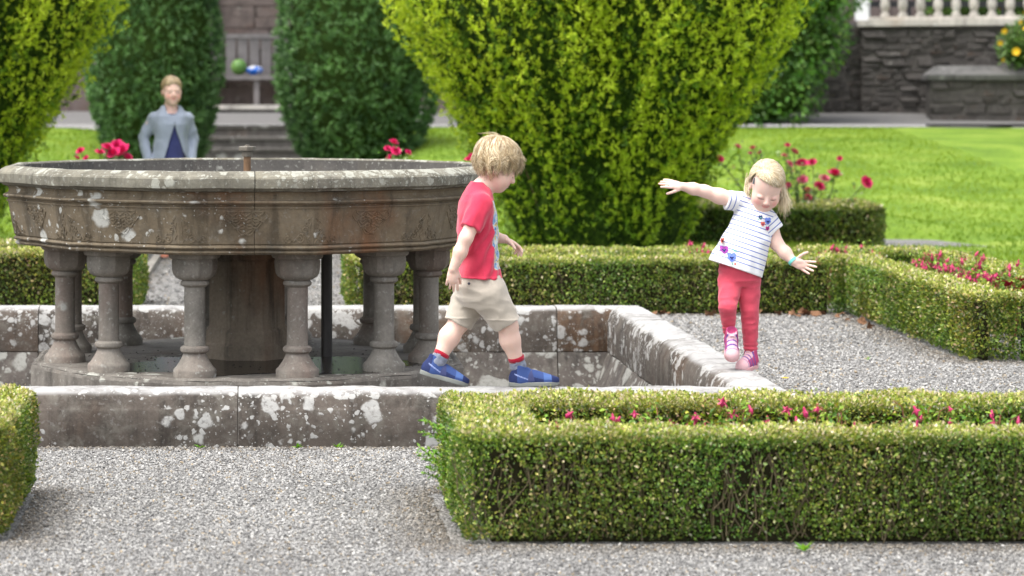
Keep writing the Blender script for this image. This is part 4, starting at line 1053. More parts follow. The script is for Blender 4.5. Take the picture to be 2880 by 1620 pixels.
# ================================================================== PEOPLE: distance fields meshed as one continuous surface
class SDF:
    def __init__(s, xs, ys, zs):
        s.xs, s.ys, s.zs = [np.asarray(a, np.float32) for a in (xs, ys, zs)]
        s.F = np.full((len(xs), len(ys), len(zs)), .5, np.float32)
    def block(s, lo, hi):
        sl = []
        for a, l, h in zip((s.xs, s.ys, s.zs), lo, hi):
            i, j = np.searchsorted(a, l), np.searchsorted(a, h); sl.append(slice(max(0, i - 1), min(len(a), j + 1)))
        return tuple(sl), s.xs[sl[0]][:, None, None], s.ys[sl[1]][None, :, None], s.zs[sl[2]][None, None, :]
    def put(s, sl, d, k, op):
        f = s.F[sl]
        if op == 'add':
            h = np.clip(.5 + .5 * (f - d) / k, 0, 1); s.F[sl] = f * (1 - h) + d * h - k * h * (1 - h)
        elif op == 'sub':
            d = -d; h = np.clip(.5 - .5 * (f - d) / k, 0, 1); s.F[sl] = f * (1 - h) + d * h + k * h * (1 - h)
        elif op == 'and':
            s.F[sl] = np.maximum(f, d)
    def cone(s, a, b, ra, rb, k=.012, op='add', cap=None):
        a = np.asarray(a, float); b = np.asarray(b, float); m = max(ra, rb) + k * 2 + .02
        sl, X, Y, Z = s.block(np.minimum(a, b) - m, np.maximum(a, b) + m)
        if 0 in s.F[sl].shape: return
        d = b - a; L = float(d @ d) + 1e-12
        t = np.clip(((X - a[0]) * d[0] + (Y - a[1]) * d[1] + (Z - a[2]) * d[2]) / L, 0, 1)
        dx, dy, dz = X - a[0] - t * d[0], Y - a[1] - t * d[1], Z - a[2] - t * d[2]
        q = np.sqrt(dx * dx + dy * dy + dz * dz) - (ra + (rb - ra) * t)
        if cap is not None: c, n = cap; q = np.maximum(q, (X - c[0]) * n[0] + (Y - c[1]) * n[1] + (Z - c[2]) * n[2])
        s.put(sl, q, k, op)
    def chain(s, pts, rad, k=.012):
        for i in range(len(pts) - 1): s.cone(pts[i], pts[i + 1], rad[i], rad[i + 1], k)
    def ell(s, c, r, R=None, k=.012, op='add'):
        c = np.asarray(c, float); r = np.asarray(r, float); m = max(r) + k * 2 + .015
        sl, X, Y, Z = s.block(c - m, c + m)
        if 0 in s.F[sl].shape: return
        dx, dy, dz = X - c[0], Y - c[1], Z - c[2]
        if R is None: q = (dx + 0 * dy + 0 * dz, dy + 0 * dx + 0 * dz, dz + 0 * dx + 0 * dy)
        else: q = [dx * R[i, 0] + dy * R[i, 1] + dz * R[i, 2] for i in range(3)]
        k0 = np.sqrt(sum((q[i] / r[i]) ** 2 for i in range(3))); k1 = np.sqrt(sum((q[i] / r[i] ** 2) ** 2 for i in range(3))) + 1e-9
        s.put(sl, k0 * (k0 - 1) / k1, k, op)
    def loft(s, o, R, rows, k=.012, op='add', pw=2.3):
        """rows: (t, cu, cv, ru, rv) along axis R[2] from origin o; u = R[0], v = R[1]"""
        o = np.asarray(o, float); rows = np.array(rows, float); rows = rows[np.argsort(rows[:, 0])]; t0, t1 = rows[0, 0], rows[-1, 0]; m = rows[:, 3:].max() + .06
        e = [o + R[2] * t + R[0] * u + R[1] * v for t, u, v in rows[:, :3]]; lo = np.min(e, 0) - m; hi = np.max(e, 0) + m
        sl, X, Y, Z = s.block(lo, hi)
        q = [(X - o[0]) * R[i, 0] + (Y - o[1]) * R[i, 1] + (Z - o[2]) * R[i, 2] for i in range(3)]
        T = q[2].ravel(); tt = np.clip(T, t0, t1); f = [np.interp(tt, rows[:, 0], rows[:, i]).reshape(q[2].shape) for i in (1, 2, 3, 4)]
        a = np.abs((q[0] - f[0]) / f[2]); b = np.abs((q[1] - f[1]) / f[3])
        d = ((a ** pw + b ** pw) ** (1 / pw) - 1) * np.minimum(f[2], f[3])
        s.put(sl, np.maximum(d, np.maximum(t0 - q[2], q[2] - t1)), k, op)
    def half(s, p, n):
        p = np.asarray(p, float); n = np.asarray(n, float); n = n / np.linalg.norm(n)
        d = (s.xs[:, None, None] - p[0]) * n[0] + (s.ys[None, :, None] - p[1]) * n[1] + (s.zs[None, None, :] - p[2]) * n[2]
        s.F = np.maximum(s.F, d.astype(np.float32))
    def displace(s, fn, band=.02):
        i = np.nonzero(np.abs(s.F) < band); P = np.stack([s.xs[i[0]], s.ys[i[1]], s.zs[i[2]]], -1); s.F[i] += fn(P).astype(np.float32)
    def mesh(s):
        F = s.F; ins = F < 0; n = np.array(F.shape) - 1
        cnt = np.zeros(tuple(n), np.int8)
        for a in (0, 1):
            for b in (0, 1):
                for c in (0, 1): cnt += ins[a:n[0] + a, b:n[1] + b, c:n[2] + c]
        I, J, K = np.nonzero((cnt > 0) & (cnt < 8)); idm = np.full(tuple(n), -1, np.int32); idm[I, J, K] = np.arange(len(I))
        acc = np.zeros((len(I), 3)); num = np.zeros(len(I)); cr = [(a, b, c) for a in (0, 1) for b in (0, 1) for c in (0, 1)]
        for p in cr:
            for ax in range(3):
                if p[ax]: continue
                q = list(p); q[ax] = 1
                fa = F[I + p[0], J + p[1], K + p[2]]; fb = F[I + q[0], J + q[1], K + q[2]]; m = (fa < 0) != (fb < 0); t = np.where(m, fa / np.where(m, fa - fb, 1), 0)
                A = np.stack([s.xs[I + p[0]], s.ys[J + p[1]], s.zs[K + p[2]]], -1); B = np.stack([s.xs[I + q[0]], s.ys[J + q[1]], s.zs[K + q[2]]], -1)
                acc[m] += (A + (B - A) * t[:, None])[m]; num[m] += 1
        V = acc / num[:, None]; Q = []
        for ax in range(3):
            o = [k for k in range(3) if k != ax]
            sa = [slice(None)] * 3; sb = [slice(None)] * 3; sa[ax] = slice(0, -1); sb[ax] = slice(1, None)
            ch = ins[tuple(sa)] != ins[tuple(sb)]; e = list(np.nonzero(ch)); ok = (e[o[0]] > 0) & (e[o[1]] > 0) & (e[o[0]] < n[o[0]]) & (e[o[1]] < n[o[1]])
            e = [x[ok] for x in e]; fl = ins[tuple(e)]
            def cell(da, db):
                q = [x.copy() for x in e]; q[o[0]] = q[o[0]] - da; q[o[1]] = q[o[1]] - db; return idm[tuple(q)]
            q = np.stack([cell(1, 1), cell(0, 1), cell(0, 0), cell(1, 0)], -1)
            if ax == 1: fl = ~fl
            q[~fl] = q[~fl][:, ::-1]; Q.append(q)
        return V, np.concatenate(Q)
def axis(lo, hi, h, fine=()):
    """grid coordinates with spacing h, finer inside the given (lo, hi, h) spans"""
    x = lo; out = [x]
    while x < hi:
        st = h
        for a, b, f in fine:
            if a - h <= x < b: st = min(st, f)
        x += st; out.append(x)
    return np.array(out)
def frame(f, u):
    """rows forward, left, up"""
    f = np.array(f, float); f /= np.linalg.norm(f); u = np.array(u, float); u = u - f * (u @ f); u /= np.linalg.norm(u); return np.stack([f, np.cross(u, f), u])
def head(S, C, R, sc=1.0, adult=0.0):
    P = lambda f, l, u: C + (R.T @ np.array([f, l, u])) * sc
    E = lambda f, l, u, a, b, c, k=.012, op='add': S.ell(P(f, l, u), np.array([a, b, c]) * sc, R, k * sc, op)
    E(-.012, 0, .030, .093, .073, .080); E(.024, 0, -.030, .066, .059, .074 + .006 * adult, .03)
    E(.052 + .004 * adult, 0, -.085 - .006 * adult, .026, .027, .022, .035)
    for s in (-1, 1):
        E(.049, s * .034, -.047, .030, .027, .030, .03)
        E(.103, s * .031, -.010, .016, .017, .011, .012, 'sub')
        E(.0735, s * .0295, -.0125, .0150, .0175, .0120, .004)
        if adult: S.cone(P(.084, s * .012, .010), P(.074, s * .044, .008), .0055 * sc, .005 * sc, .012 * sc)
        E(-.006, s * .073, -.018, .017, .0075, .027, .006); E(-.002, s * .0825, -.014, .009, .005, .014, .004, 'sub')
        S.ell(P(.0945, s * .0085, -.0375), np.array([.007, .006, .0055]) * sc, R, .006 * sc)
    S.cone(P(.084, 0, -.006), P(.099, 0, -.0330), .006 * sc, .0100 * sc, .010 * sc)
    E(.0855, 0, -.0570, .0085, .0185, .0048, .004); E(.0845, 0, -.0655, .0085, .0165, .0055, .005)
    E(.096, 0, -.0612, .008, .020, .0012, .003, 'sub')
def head_paint(V, C, R, sc, lids=True, brow=(.42, .30, .18), skin=(.76, .53, .435), bs=.7):
    q = ((V - C) / sc) @ R.T; col = np.tile(np.array(skin), (len(V), 1)); f, l, u = q[:, 0], np.abs(q[:, 1]), q[:, 2]; front = f > .03
    def blend(m, c): m = np.clip(m, 0, 1)[:, None]; col[:] = col * (1 - m) + np.array(c) * m
    near = front & (u < .08) & (u > -.12)
    blend(near * .60 * np.exp(-(((l - .040) / .017) ** 2 + ((u + .044) / .018) ** 2)), (.80, .27, .23))
    blend(near * .35 * np.exp(-((q[:, 1] / .012) ** 2 + ((u + .034) / .010) ** 2)), (.78, .34, .29))
    um = u - 13 * l ** 2
    lip = near & (l < .019) & (np.abs(um + .0612) < .0105 * np.sqrt(np.clip(1 - (l / .019) ** 2, 0, 1)) + .0008) & (f > .066)
    blend(lip * .75, (.70, .29, .26)); blend((near & (l < .0195) & (np.abs(um + .0612) < .0016)) * .9, (.34, .11, .09))
    blend(near * bs * np.exp(-((u - (.0075 + .06 * (l - .028) - 7 * (l - .03) ** 2)) / .0032) ** 2) * ((l > .012) & (l < .047)), brow)
    blend(near * .60 * np.exp(-(((l - .0295) / .015) ** 2 + ((u + .0125) / .011) ** 2) ** 2), (.70, .40, .34))
    if lids: blend(near * .85 * np.exp(-((u - (-.0205 + 9 * (l - .0295) ** 2)) / .0025) ** 2) * ((l > .0145) & (l < .0445)), (.16, .09, .06))
    else:
        blend(near * .5 * (((l - .0295) / .0125) ** 2 + ((u + .0125) / .0048) ** 2 < 1), (.5, .42, .38)); blend(near * .95 * (((l - .0295) / .0055) ** 2 + ((u + .0120) / .0055) ** 2 < 1), (.06, .06, .07))
        blend(near * .8 * np.exp(-((u - (-.0065 - 9 * (l - .0295) ** 2)) / .0022) ** 2) * ((l > .0145) & (l < .0445)), (.14, .08, .06))
    return col
def hand(S, w, d, n, s, sc=1.0, curl=(.2, .25, .3, .35), spread=.10, thumb=.7, tcurl=.2):
    """w wrist, d towards fingers, n palm normal, s towards the thumb"""
    d = np.array(d, float); d /= np.linalg.norm(d); n = np.array(n, float); n -= d * (n @ d); n /= np.linalg.norm(n)
    sg = np.sign(np.array(s, float) @ np.cross(d, n)); s = np.cross(d, n) * sg; w = np.array(w, float)
    R = np.stack([d, s, n])
    S.ell(w + d * .034 * sc, np.array([.036, .025, .0125]) * sc, R, .008)
    S.ell(w + d * .026 * sc + s * .014 * sc + n * .006 * sc, np.array([.020, .012, .011]) * sc, R, .008)
    for i, (o, L) in enumerate(((.0205, .048), (.0068, .054), (-.0068, .050), (-.0200, .040))):
        b = w + d * (.058 - .004 * abs(i - 1)) * sc + s * o * sc; ang = 0; sp = spread * (1.5 - i); p = b; r = .0066 * sc
        for j, q in enumerate((.46, .31, .23)):
            ang += curl[i] * (1.0 if j == 0 else 1.25)
            dv = d * math.cos(ang) * math.cos(sp) + n * math.sin(ang) + s * math.sin(sp) * math.cos(ang); p2 = p + dv * L * q * sc; r2 = r * .92; S.cone(p, p2, r, r2, .0022); p = p2; r = r2
    b = w + d * .014 * sc + s * .018 * sc + n * .004 * sc; p = b; ang = thumb; r = .0080 * sc
    for j, L in enumerate((.024, .021, .017)):
        dv = d * math.cos(ang) + s * math.sin(ang) + n * (.25 + tcurl * j); dv /= np.linalg.norm(dv); p2 = p + dv * L * sc; S.cone(p, p2, r, r * .9, .003); p = p2; r *= .9; ang -= .18
# skin, hair
def skin_mat():
    g = G('skin', .5, .35); g.base(g.mix(g.mapr(g.noise(70, 4), .35, .75, 0, .13), g.attr('col'), (.72, .36, .30)))
    g.p.inputs['Subsurface Weight'].default_value = .18; g.p.inputs['Subsurface Radius'].default_value = (1, .35, .2); g.p.inputs['Subsurface Scale'].default_value = .008
    return g.m
M_skin = skin_mat()
def hair_mat():
    g = G('hair', .42, .45); g.base(g.attr('col')); g.p.inputs['Anisotropic'].default_value = .5; return g.m
M_hair = hair_mat()
def hairline(front=.30, nape=-.80, side=.25, tilt=0.0):
    return lambda d: ~(((d[..., 0] > .28) & (d[..., 2] < front - side * d[..., 1] ** 2 - tilt * d[..., 1])) | ((d[..., 0] > .02) & (d[..., 2] < -.25)) | (d[..., 2] < nape))
def ribbons(paths, w, cols):
    """paths: (n, m, 3) strands with normals (n, m, 3)"""
    P, N = paths; n, m = P.shape[:2]; T = np.gradient(P, axis=1); S = unit(np.cross(T, N)); t = np.linspace(0, 1, m)[None, :, None]
    W = w[:, None, None] * (1 - .75 * t ** 2) * .5
    V = np.stack([P - S * W, P + N * W * .5, P + S * W], 2); F = []
    idx = np.arange(n * m * 3).reshape(n, m, 3)
    for j in (0, 1): F.append(np.stack([idx[:, :-1, j], idx[:, :-1, j + 1], idx[:, 1:, j + 1], idx[:, 1:, j]], -1).reshape(-1, 4))
    return V.reshape(-1, 3), np.concatenate(F), np.repeat(cols, m * 3, 0) * np.tile(np.repeat(1 - .25 * (1 - np.linspace(0, 1, m)), 3), n)[:, None]
def scalp(C, R, sc, crown, thmax, n, seed, pal, wave=.1, thick=.016, flip=0.0, swirl=0.0, wid=.0045, m=8, grav=0.0, wig=1.0, ragged=.14, clumps=150, root=.8, tuck=0.0, lift=0.0, region=None):
    """strands running from the crown down over the skull; thmax(phi) gives their reach, phi 0 is the face side"""
    r = rng(seed); a = np.array(crown, float); a /= np.linalg.norm(a); e1 = np.array([1, 0, 0.0]) - a * a[0]; e1 /= np.linalg.norm(e1); e2 = np.cross(a, e1)
    rad = np.array([.0935, .0745, .083]); c0 = np.array([-.012, 0, .030])
    def pos(th, ph, off):
        d = np.cos(th)[..., None] * a + np.sin(th)[..., None] * (np.cos(ph)[..., None] * e1 + np.sin(ph)[..., None] * e2)
        k = 1 / np.sqrt(((d / rad) ** 2).sum(-1)); dn = np.clip(-d[..., 2], 0, 1); k = np.where(d[..., 2] < 0, np.minimum(k, .5), k)
        q = c0 + d * (k + off)[..., None]
        return C + (q @ R) * sc, d @ R
    if region is not None:
        PG = np.linspace(-math.pi, math.pi, 181); TG = np.linspace(.02, 2.75, 160); D_ = np.cos(TG)[None, :, None] * a + np.sin(TG)[None, :, None] * (np.cos(PG)[:, None, None] * e1 + np.sin(PG)[:, None, None] * e2)
        bad = ~region(D_); bad[:, -1] = True; TB = TG[bad.argmax(1)]; thmax = lambda q: np.interp(np.angle(np.exp(1j * q)), PG, TB)
    ph = r.uniform(-math.pi, math.pi, n); tm = thmax(ph); t0 = r.random(n) ** root * tm * .72; t1 = tm * r.uniform(1 - ragged, 1.07, n)
    s = np.linspace(0, 1, m)[None]; th = t0[:, None] + (t1 - t0)[:, None] * s
    lay = r.random(n)[:, None]; fr = r.uniform(1.5, 3.0, n)[:, None]; p0 = r.uniform(0, 6.28, n)[:, None]
    nc = clumps; ci = r.choice(n, nc, replace=False); D = (np.angle(np.exp(1j * (ph[:, None] - ph[ci][None]))) * 1.2) ** 2 + (t0[:, None] - t0[ci][None]) ** 2 + (lay - lay[ci].T) ** 2 * .35
    cid = D.argmin(1); ck = r.uniform(0, 1, nc)[cid]
    t1 = t1 * (1 - .15 * ragged / .14 * (ck - .5)); th = t0[:, None] + (t1 - t0)[:, None] * s
    lay = (lay * .45 + lay[ci][cid] * .55); fr = fr * .25 + (1.5 + 1.6 * ck[:, None]) * .75
    dph = np.angle(np.exp(1j * (ph[ci][cid] - ph)))[:, None]
    cl = vnoise(np.stack([np.cos(ph) * 4, np.sin(ph) * 4, t0 * 2], -1), 1.0, seed)[:, None]; p0 = p0 * .10 + ck[:, None] * 40
    php = ph[:, None] + dph * .75 * s ** 1.2 + swirl * s * np.sign(ph[:, None]) + wave * s ** 1.3 * np.sin(fr * 3 * s * wig + p0)
    grow = np.sin(np.clip(th / 1.2, 0, 1) * 1.57)
    off = .003 + thick * (.35 + .65 * lay) * grow * (1 - .35 * s ** 3) + .006 * s * np.cos(fr * 4 * s + p0 * 1.3) + flip * s ** 4 * (lay - .2)
    off = off + .010 * (ck[:, None] - .5) * s * (thick / .02)
    off = off * (1 - tuck * s ** 2) + lift * np.clip(1 - th / 1.3, 0, 1) * lay
    off = np.minimum(off, .003 + (thick + .02) * (s + .25))
    P, N = pos(th, php, off)
    P = P - np.array([0, 0, 1]) * (grav * s ** 2 * np.ones_like(th))[..., None]
    c = pick(r, n, pal, [1] * len(pal), .10) * (.52 + .56 * lay)
    V, F, cc = ribbons((P, N), wid * r.uniform(.6, 1.3, n), c)
    # under layer
    nt, npn = 16, 40; TH = np.linspace(.0, 1, nt)[:, None] * np.ones((1, npn)); PH = np.linspace(-math.pi, math.pi, npn)[None] * np.ones((nt, 1)); TH = TH * thmax(PH) * .93
    Q, _ = pos(TH, PH, .0035 + .3 * thick * np.sin(np.clip(TH / 1.2, 0, 1) * 1.57)); b = len(V); id2 = np.arange(nt * npn).reshape(nt, npn) + b
    F2 = np.stack([id2[:-1, :-1], id2[:-1, 1:], id2[1:, 1:], id2[1:, :-1]], -1).reshape(-1, 4)
    return np.concatenate([V, Q.reshape(-1, 3)]), np.concatenate([F, F2]), np.concatenate([cc, np.tile(np.array(pal[0]) * .6, (nt * npn, 1))])
def finish(name, S, mat, parent, cols=None, attrs=None, smooth=True):
    V, F = S.mesh()
    c = cols(V) if cols else None; at = {k: f(V) for k, f in (attrs or {}).items()}
    return fm(name, V, F, mat, parent, cols=c, smooth=smooth, attrs=at)
def wrinkle(seed, amp, sc, stretch=(1, 1, 1)):
    st_ = np.array(stretch)
    return lambda P: amp * 2 * (np.abs(vnoise(P * st_, sc, seed) - .5) * 2 - .45) + amp * .6 * (vnoise(P * st_, sc * 2.3, seed + 1) - .5)
def shoe_meshes(tag_, L, W, up_cols, sole_col, h=.052):
    """shoe along +x, heel at 0, sole on z = 0"""
    k = L / .2; S = SDF(axis(-.02, L + .03, .0028), axis(-.06, .06, .0028), axis(-.01, .11, .0028))
    def foot(f, w, z, hh, kk): S.ell((f * k, 0, z), (w[0] * k, w[1], hh), None, kk)
    foot(.042, (.046, W * .84), .032, .042, .02); foot(.095, (.065, W * .92), .030, .040, .02); foot(.150, (.050, W), .022, .032, .02); foot(.170, (.034, W * .80), .022, .027, .015)
    S.cone((.045 * k, 0, .03), (.048 * k, 0, .082), W * .90, W * .86, .018); S.half((0, 0, .012), (0, 0, -1))
    S.ell((.058 * k, 0, .106), (.042 * k, W * .78, .034), None, .004, 'sub'); S.half((.05 * k, 0, .088), (.35, 0, 1))
    V, F = S.mesh(); up = fast_mesh(tag_ + '_upper', V, F, up_cols(V / np.array([k, 1, 1])), True)
    S = SDF(axis(-.02, L + .03, .003), axis(-.06, .06, .003), axis(-.01, .04, .002))
    S.ell((.045 * k, 0, .01), (.050 * k, W * .93, .05), None, .01); S.ell((.100 * k, 0, .01), (.07 * k, W * .92, .05), None, .02); S.ell((.148 * k, 0, .01), (.057 * k, W * 1.08, .05), None, .02)
    S.half((0, 0, .0), (0, 0, -1)); S.half((0, 0, .0195), (0, 0, 1))
    S.half((L * .90, 0, .0), (.22, 0, -1))
    V, F = S.mesh(); so_ = fast_mesh(tag_ + '_sole', V, F, None, True)
    return up, so_
# ------------------------------------------------------------------ the boy walking along the front coping
BY = 11.19; BS = FPX / BY
boy = empty('person', (XA(1370, BY), BY, CT + .001), 'boy in red T-shirt and beige shorts walking along the front coping', 'person')
bP = lambda x, y, d=0.0: np.array([(x - 1370) / BS, d, (1086 - y) / BS])
Cb = bP(1397, 463, .0); th = R_(27); yaw = R_(8)
Rb = frame((math.cos(th) * math.cos(yaw), math.cos(th) * math.sin(yaw), -math.sin(th)), (math.sin(th), 0, math.cos(th)))
hz = Cb[2]; BSC = .965
S = SDF(axis(-.24, .32, .0042, ((Cb[0] - .13, Cb[0] + .13, .0025),)), axis(-.24, .24, .0038, ((-.09, .09, .0028),)), axis(.02, 1.09, .0036, ((hz - .16, hz + .14, .0024),)))
head(S, Cb, Rb, BSC)
nk = bP(1352, 536); S.cone(bP(1374, 505), nk, .039, .041, .02); S.cone(nk, bP(1344, 600), .042, .07, .03)
S.loft((0, 0, 0), np.eye(3), [((1086 - y) / BS, (c - 1370) / BS, 0, w / BS, d) for y, c, w, d in ((800, 1350, 45, .09), (740, 1346, 44, .09), (640, 1343, 46, .095), (580, 1342, 40, .09))], .02)
# near arm
sh, el, wr = bP(1350, 572, -.104), bP(1303, 664, -.150), bP(1268, 750, -.145)
S.chain([sh, (sh + el) / 2, el, el * .55 + wr * .45, wr], [.034, .033, .028, .0285, .0195], .015)
hand(S, wr + np.array([0, 0, .004]), (-.06, .10, -1), (.05, 1, .1), (1, 0, 0), 1.0, (.22, .28, .32, .40), .07, .45)
sh2, el2, wr2 = bP(1352, 574, .104), bP(1364, 668, .150), bP(1424, 676, .10)
S.chain([sh2, el2, el2 * .5 + wr2 * .5, wr2], [.033, .028, .0275, .0195], .015)
hand(S, wr2, (.86, -.10, -.46), (-.46, -.25, -.85), (.1, -1, .35), 1.0, (.25, .35, .42, .5), .10, .75)
# legs: near leg forward, far leg back
hipn, kn, an = bP(1362, 815, -.055), bP(1425, 912, -.045), bP(1455, 1022, -.012)
S.chain([hipn, kn, kn * .62 + an * .38 + np.array([-.006, 0, 0]), an, bP(1462, 1050, -.01)], [.065, .0415, .0420, .0270, .020], .02)
hipf, kf, af = bP(1338, 815, .055), bP(1294, 908, .045), bP(1235, 1012, .02)
S.chain([hipf, kf, kf * .62 + af * .38 + np.array([-.010, 0, -.004]), af, bP(1226, 1036, .018)], [.065, .0415, .0430, .0270, .020], .02)
finish('body', S, M_skin, boy, cols=lambda V: head_paint(V, Cb, Rb, BSC))
# shirt
M_red = (lambda: None)
g = G('red_tshirt', .9, .15); n = g.noise(16, 4)
red = g.ramp(n, [(.3, (.54, .032, .072)), (.7, (.63, .046, .094))])
pc = g.ramp(g.noise(30, 5, .6, dist=1.5), [(.36, (.05, .12, .28)), (.46, (.22, .36, .55)), (.53, (.62, .64, .62)), (.60, (.60, .42, .08)), (.68, (.10, .14, .2))])
g.base(g.mix(g.attr('print', 'Fac'), red, pc)); g.p.inputs['Sheen Weight'].default_value = .3; g.bump(g.math('ADD', g.noise(900, 1), g.math('MULTIPLY', g.noise(45, 3), 2.0)), .25, .003); M_red = g.m
S = SDF(axis(-.2, .12, .0036), axis(-.22, .22, .0036), axis(.42, .93, .0036))
rows = [((1086 - y) / BS, (c - 1370) / BS, 0, w / BS, d) for y, c, w, d in ((512, 1346, 22, .046), (526, 1345, 31, .068), (534, 1345, 36, .084), (546, 1343, 42, .106), (566, 1341, 48, .120), (600, 1342, 54, .120), (640, 1343, 56.5, .116), (690, 1344, 55.5, .117), (740, 1347, 53, .119), (770, 1350, 57, .124), (783, 1351, 59, .126))]
S.loft((0, 0, 0), np.eye(3), rows, .012, pw=2.2)
for a, e_ in ((sh, el), (sh2, el2)):
    d_ = (e_ - a) / np.linalg.norm(e_ - a); b = a + (e_ - a) * .72
    S.cone(a, b + d_ * .03, .0475, .0450, .020, cap=(b, d_))
S.cone(bP(1388, 490), bP(1362, 526), .043, .042, .006, 'sub')
def wr_b(P):
    z = P[:, 2]; lowm = np.clip((.80 - z) / .2, 0, 1)
    diag = np.sin((P[:, 0] * .75 - P[:, 2] * .45 + .35 * P[:, 1] + .02 * vnoise(P, 12, 3)) * 150)
    return wrinkle(3, .0030, 20, (1, 1, .5))(P) + .0036 * lowm * diag - .0035 * np.exp(-((z - (1086 - 777) / BS) / .003) ** 2)
S.displace(wr_b)
hemz = (1086 - 783) / BS; S.half((0, 0, hemz), (-.06, 0, -1))
def prt(V):
    z = V[:, 2]; x0 = np.interp(z, [r_[0] for r_ in rows[::-1]], [r_[1] + r_[3] * .62 for r_ in rows[::-1]])
    return np.clip((V[:, 0] - x0) / .004, 0, 1) * (np.abs(V[:, 1]) < .088) * (z > .50) * (z < .79)
finish('t_shirt', S, M_red, boy, attrs={'print': prt})
# shorts
M_short = cloth_mat('beige_cotton', (.47, .415, .345), .07, .35, 14)
S = SDF(axis(-.18, .16, .0036), axis(-.16, .16, .0036), axis(.2, .5, .0036))
S.loft((0, 0, 0), np.eye(3), [((1086 - y) / BS, (c - 1370) / BS, 0, w / BS, d) for y, c, w, d in ((860, 1352, 50, .088), (835, 1350, 62, .106), (805, 1348, 64, .112), (775, 1349, 57, .110))], .02)
for (a, b, rr, rb) in ((hipn + np.array([.01, 0, -.01]), bP(1422, 908, -.046), .082, .0575), (hipf + np.array([-.006, 0, -.01]), bP(1290, 912, .046), .080, .057)):
    S.cone(a, b + (b - a) * .12, rr, rb, .022)
    d_ = (b - a) / np.linalg.norm(b - a)
    sl, X, Y, Z = S.block(b - .1, b + .1); pl = (X - b[0]) * d_[0] + (Y - b[1]) * d_[1] + (Z - b[2]) * d_[2]; sidem = (Y < 0) if b[1] < 0 else (Y > 0)
    nr = ((X - b[0]) ** 2 + (Y - b[1]) ** 2 + (Z - b[2]) ** 2) < .095 ** 2
    S.F[sl] = np.where(nr & (pl > -.02), np.maximum(S.F[sl], pl), S.F[sl])
    S.cone(b - d_ * .035, b + d_ * .05, .047, .050, .003, 'sub')
S.displace(lambda P: wrinkle(8, .0042, 17, (.7, 1, 1.5))(P) - .003 * np.exp(-((P[:, 2] - (1086 - 895) / BS) / .0025) ** 2))
sh_o = finish('shorts', S, M_short, boy)
V, F = lathe([(.005, 0), (.006, .0015), (.004, .0028)], 10); M_btn = plain_mat('dark_button', (.05, .05, .07), .4, .5, .1)
pm('button', V, F, M_btn, sh_o, loc=bP(1313, 792, -.113), rot=(R_(90), 0, 0))
# socks and shoes
M_sock = cloth_mat('grey_blue_sock', (.20, .22, .28), .15, .4, 60); M_band = cloth_mat('red_sock_band', (.36, .010, .030), .08, .3, 40)
def bshoe(V):
    c = np.tile(np.array([.042, .075, .215]), (len(V), 1)); x, y, z = V[:, 0], V[:, 1], V[:, 2]
    dk = (x > .172) | (x < .030) | ((x > .095) & (x < .140) & (z < .042 - .25 * (x - .095))); c[dk] = (.022, .032, .10)
    lt = ((x > .140) & (x <= .172) & (z > .028)); c[lt] = (.075, .135, .33)
    ln = np.abs(z - (.05 - (x - .03) * .42)) < .0022; c[ln & (x > .02) & (x < .09)] = (.28, .34, .6)
    return c
up, so_m = shoe_meshes('boy_shoe', .205, .040, bshoe, None)
g = G('shoe_fabric', .8, .2); g.base(g.attr('col')); g.bump(g.noise(500, 2), .3, .002); M_shoe = g.m
M_sole = plain_mat('grey_rubber', (.19, .20, .185), .7, .3, .2, 12); M_strap = cloth_mat('blue_strap', (.05, .06, .15), .1, .3)
up.materials.append(M_shoe); so_m.materials.append(M_sole)
def strap_mesh(W):
    V = []; F = []; n = 14
    for i in range(n):
        a = math.pi * (i / (n - 1)) ; y = -math.cos(a) * W * 1.02; z = .022 + math.sin(a) ** .8 * .046
        for dx, o in ((-.014, 0), (-.014, .003), (.014, .003), (.014, 0)): V.append((.088 + dx - .22 * (z - .03), y * (1 + o * 8), z + o))
    for i in range(n - 1):
        for j in range(4): k = (j + 1) % 4; F.append((i * 4 + j, (i + 1) * 4 + j, (i + 1) * 4 + k, i * 4 + k))
    return mesh_of(V, F, 'strap', True, 40)
me_strap = strap_mesh(.036); me_strap.materials.append(M_strap)
for (ank, k2, loc, rot) in ((an, kn, bP(1433, 1086, -.012), (0, R_(-1.5), R_(-2))), (af, kf, bP(1183, 1053, .020), (0, R_(15.5), R_(2)))):
    o = link('shoe', up, None, boy, loc=loc, rot=rot); link('sole', so_m, None, o); link('strap', me_strap, None, o)
    d_ = (k2 - ank) / np.linalg.norm(k2 - ank); Sk = SDF(axis(ank[0] - .07, ank[0] + .07, .0035), axis(ank[1] - .06, ank[1] + .06, .0035), axis(ank[2] - .08, ank[2] + .07, .0035))
    Sk.cone(ank + d_ * .012, ank - d_ * .012, .0335, .033, .004); Sk.cone(ank - d_ * .012, ank - d_ * .045, .033, .026, .004); Sk.displace(wrinkle(12, .0022, 45, (1, 1, 2)))
    sk = finish('sock', Sk, M_sock, boy)
    V, F = lathe([(.0305, .0), (.0345, .001), (.0355, .012), (.0345, .019), (.0300, .020)], 18)
    q = Vector(d_).to_track_quat('Z', 'Y').to_euler(); pm('sock_band', V, F, M_band, sk, smooth=True, loc=ank + d_ * .014, rot=q)
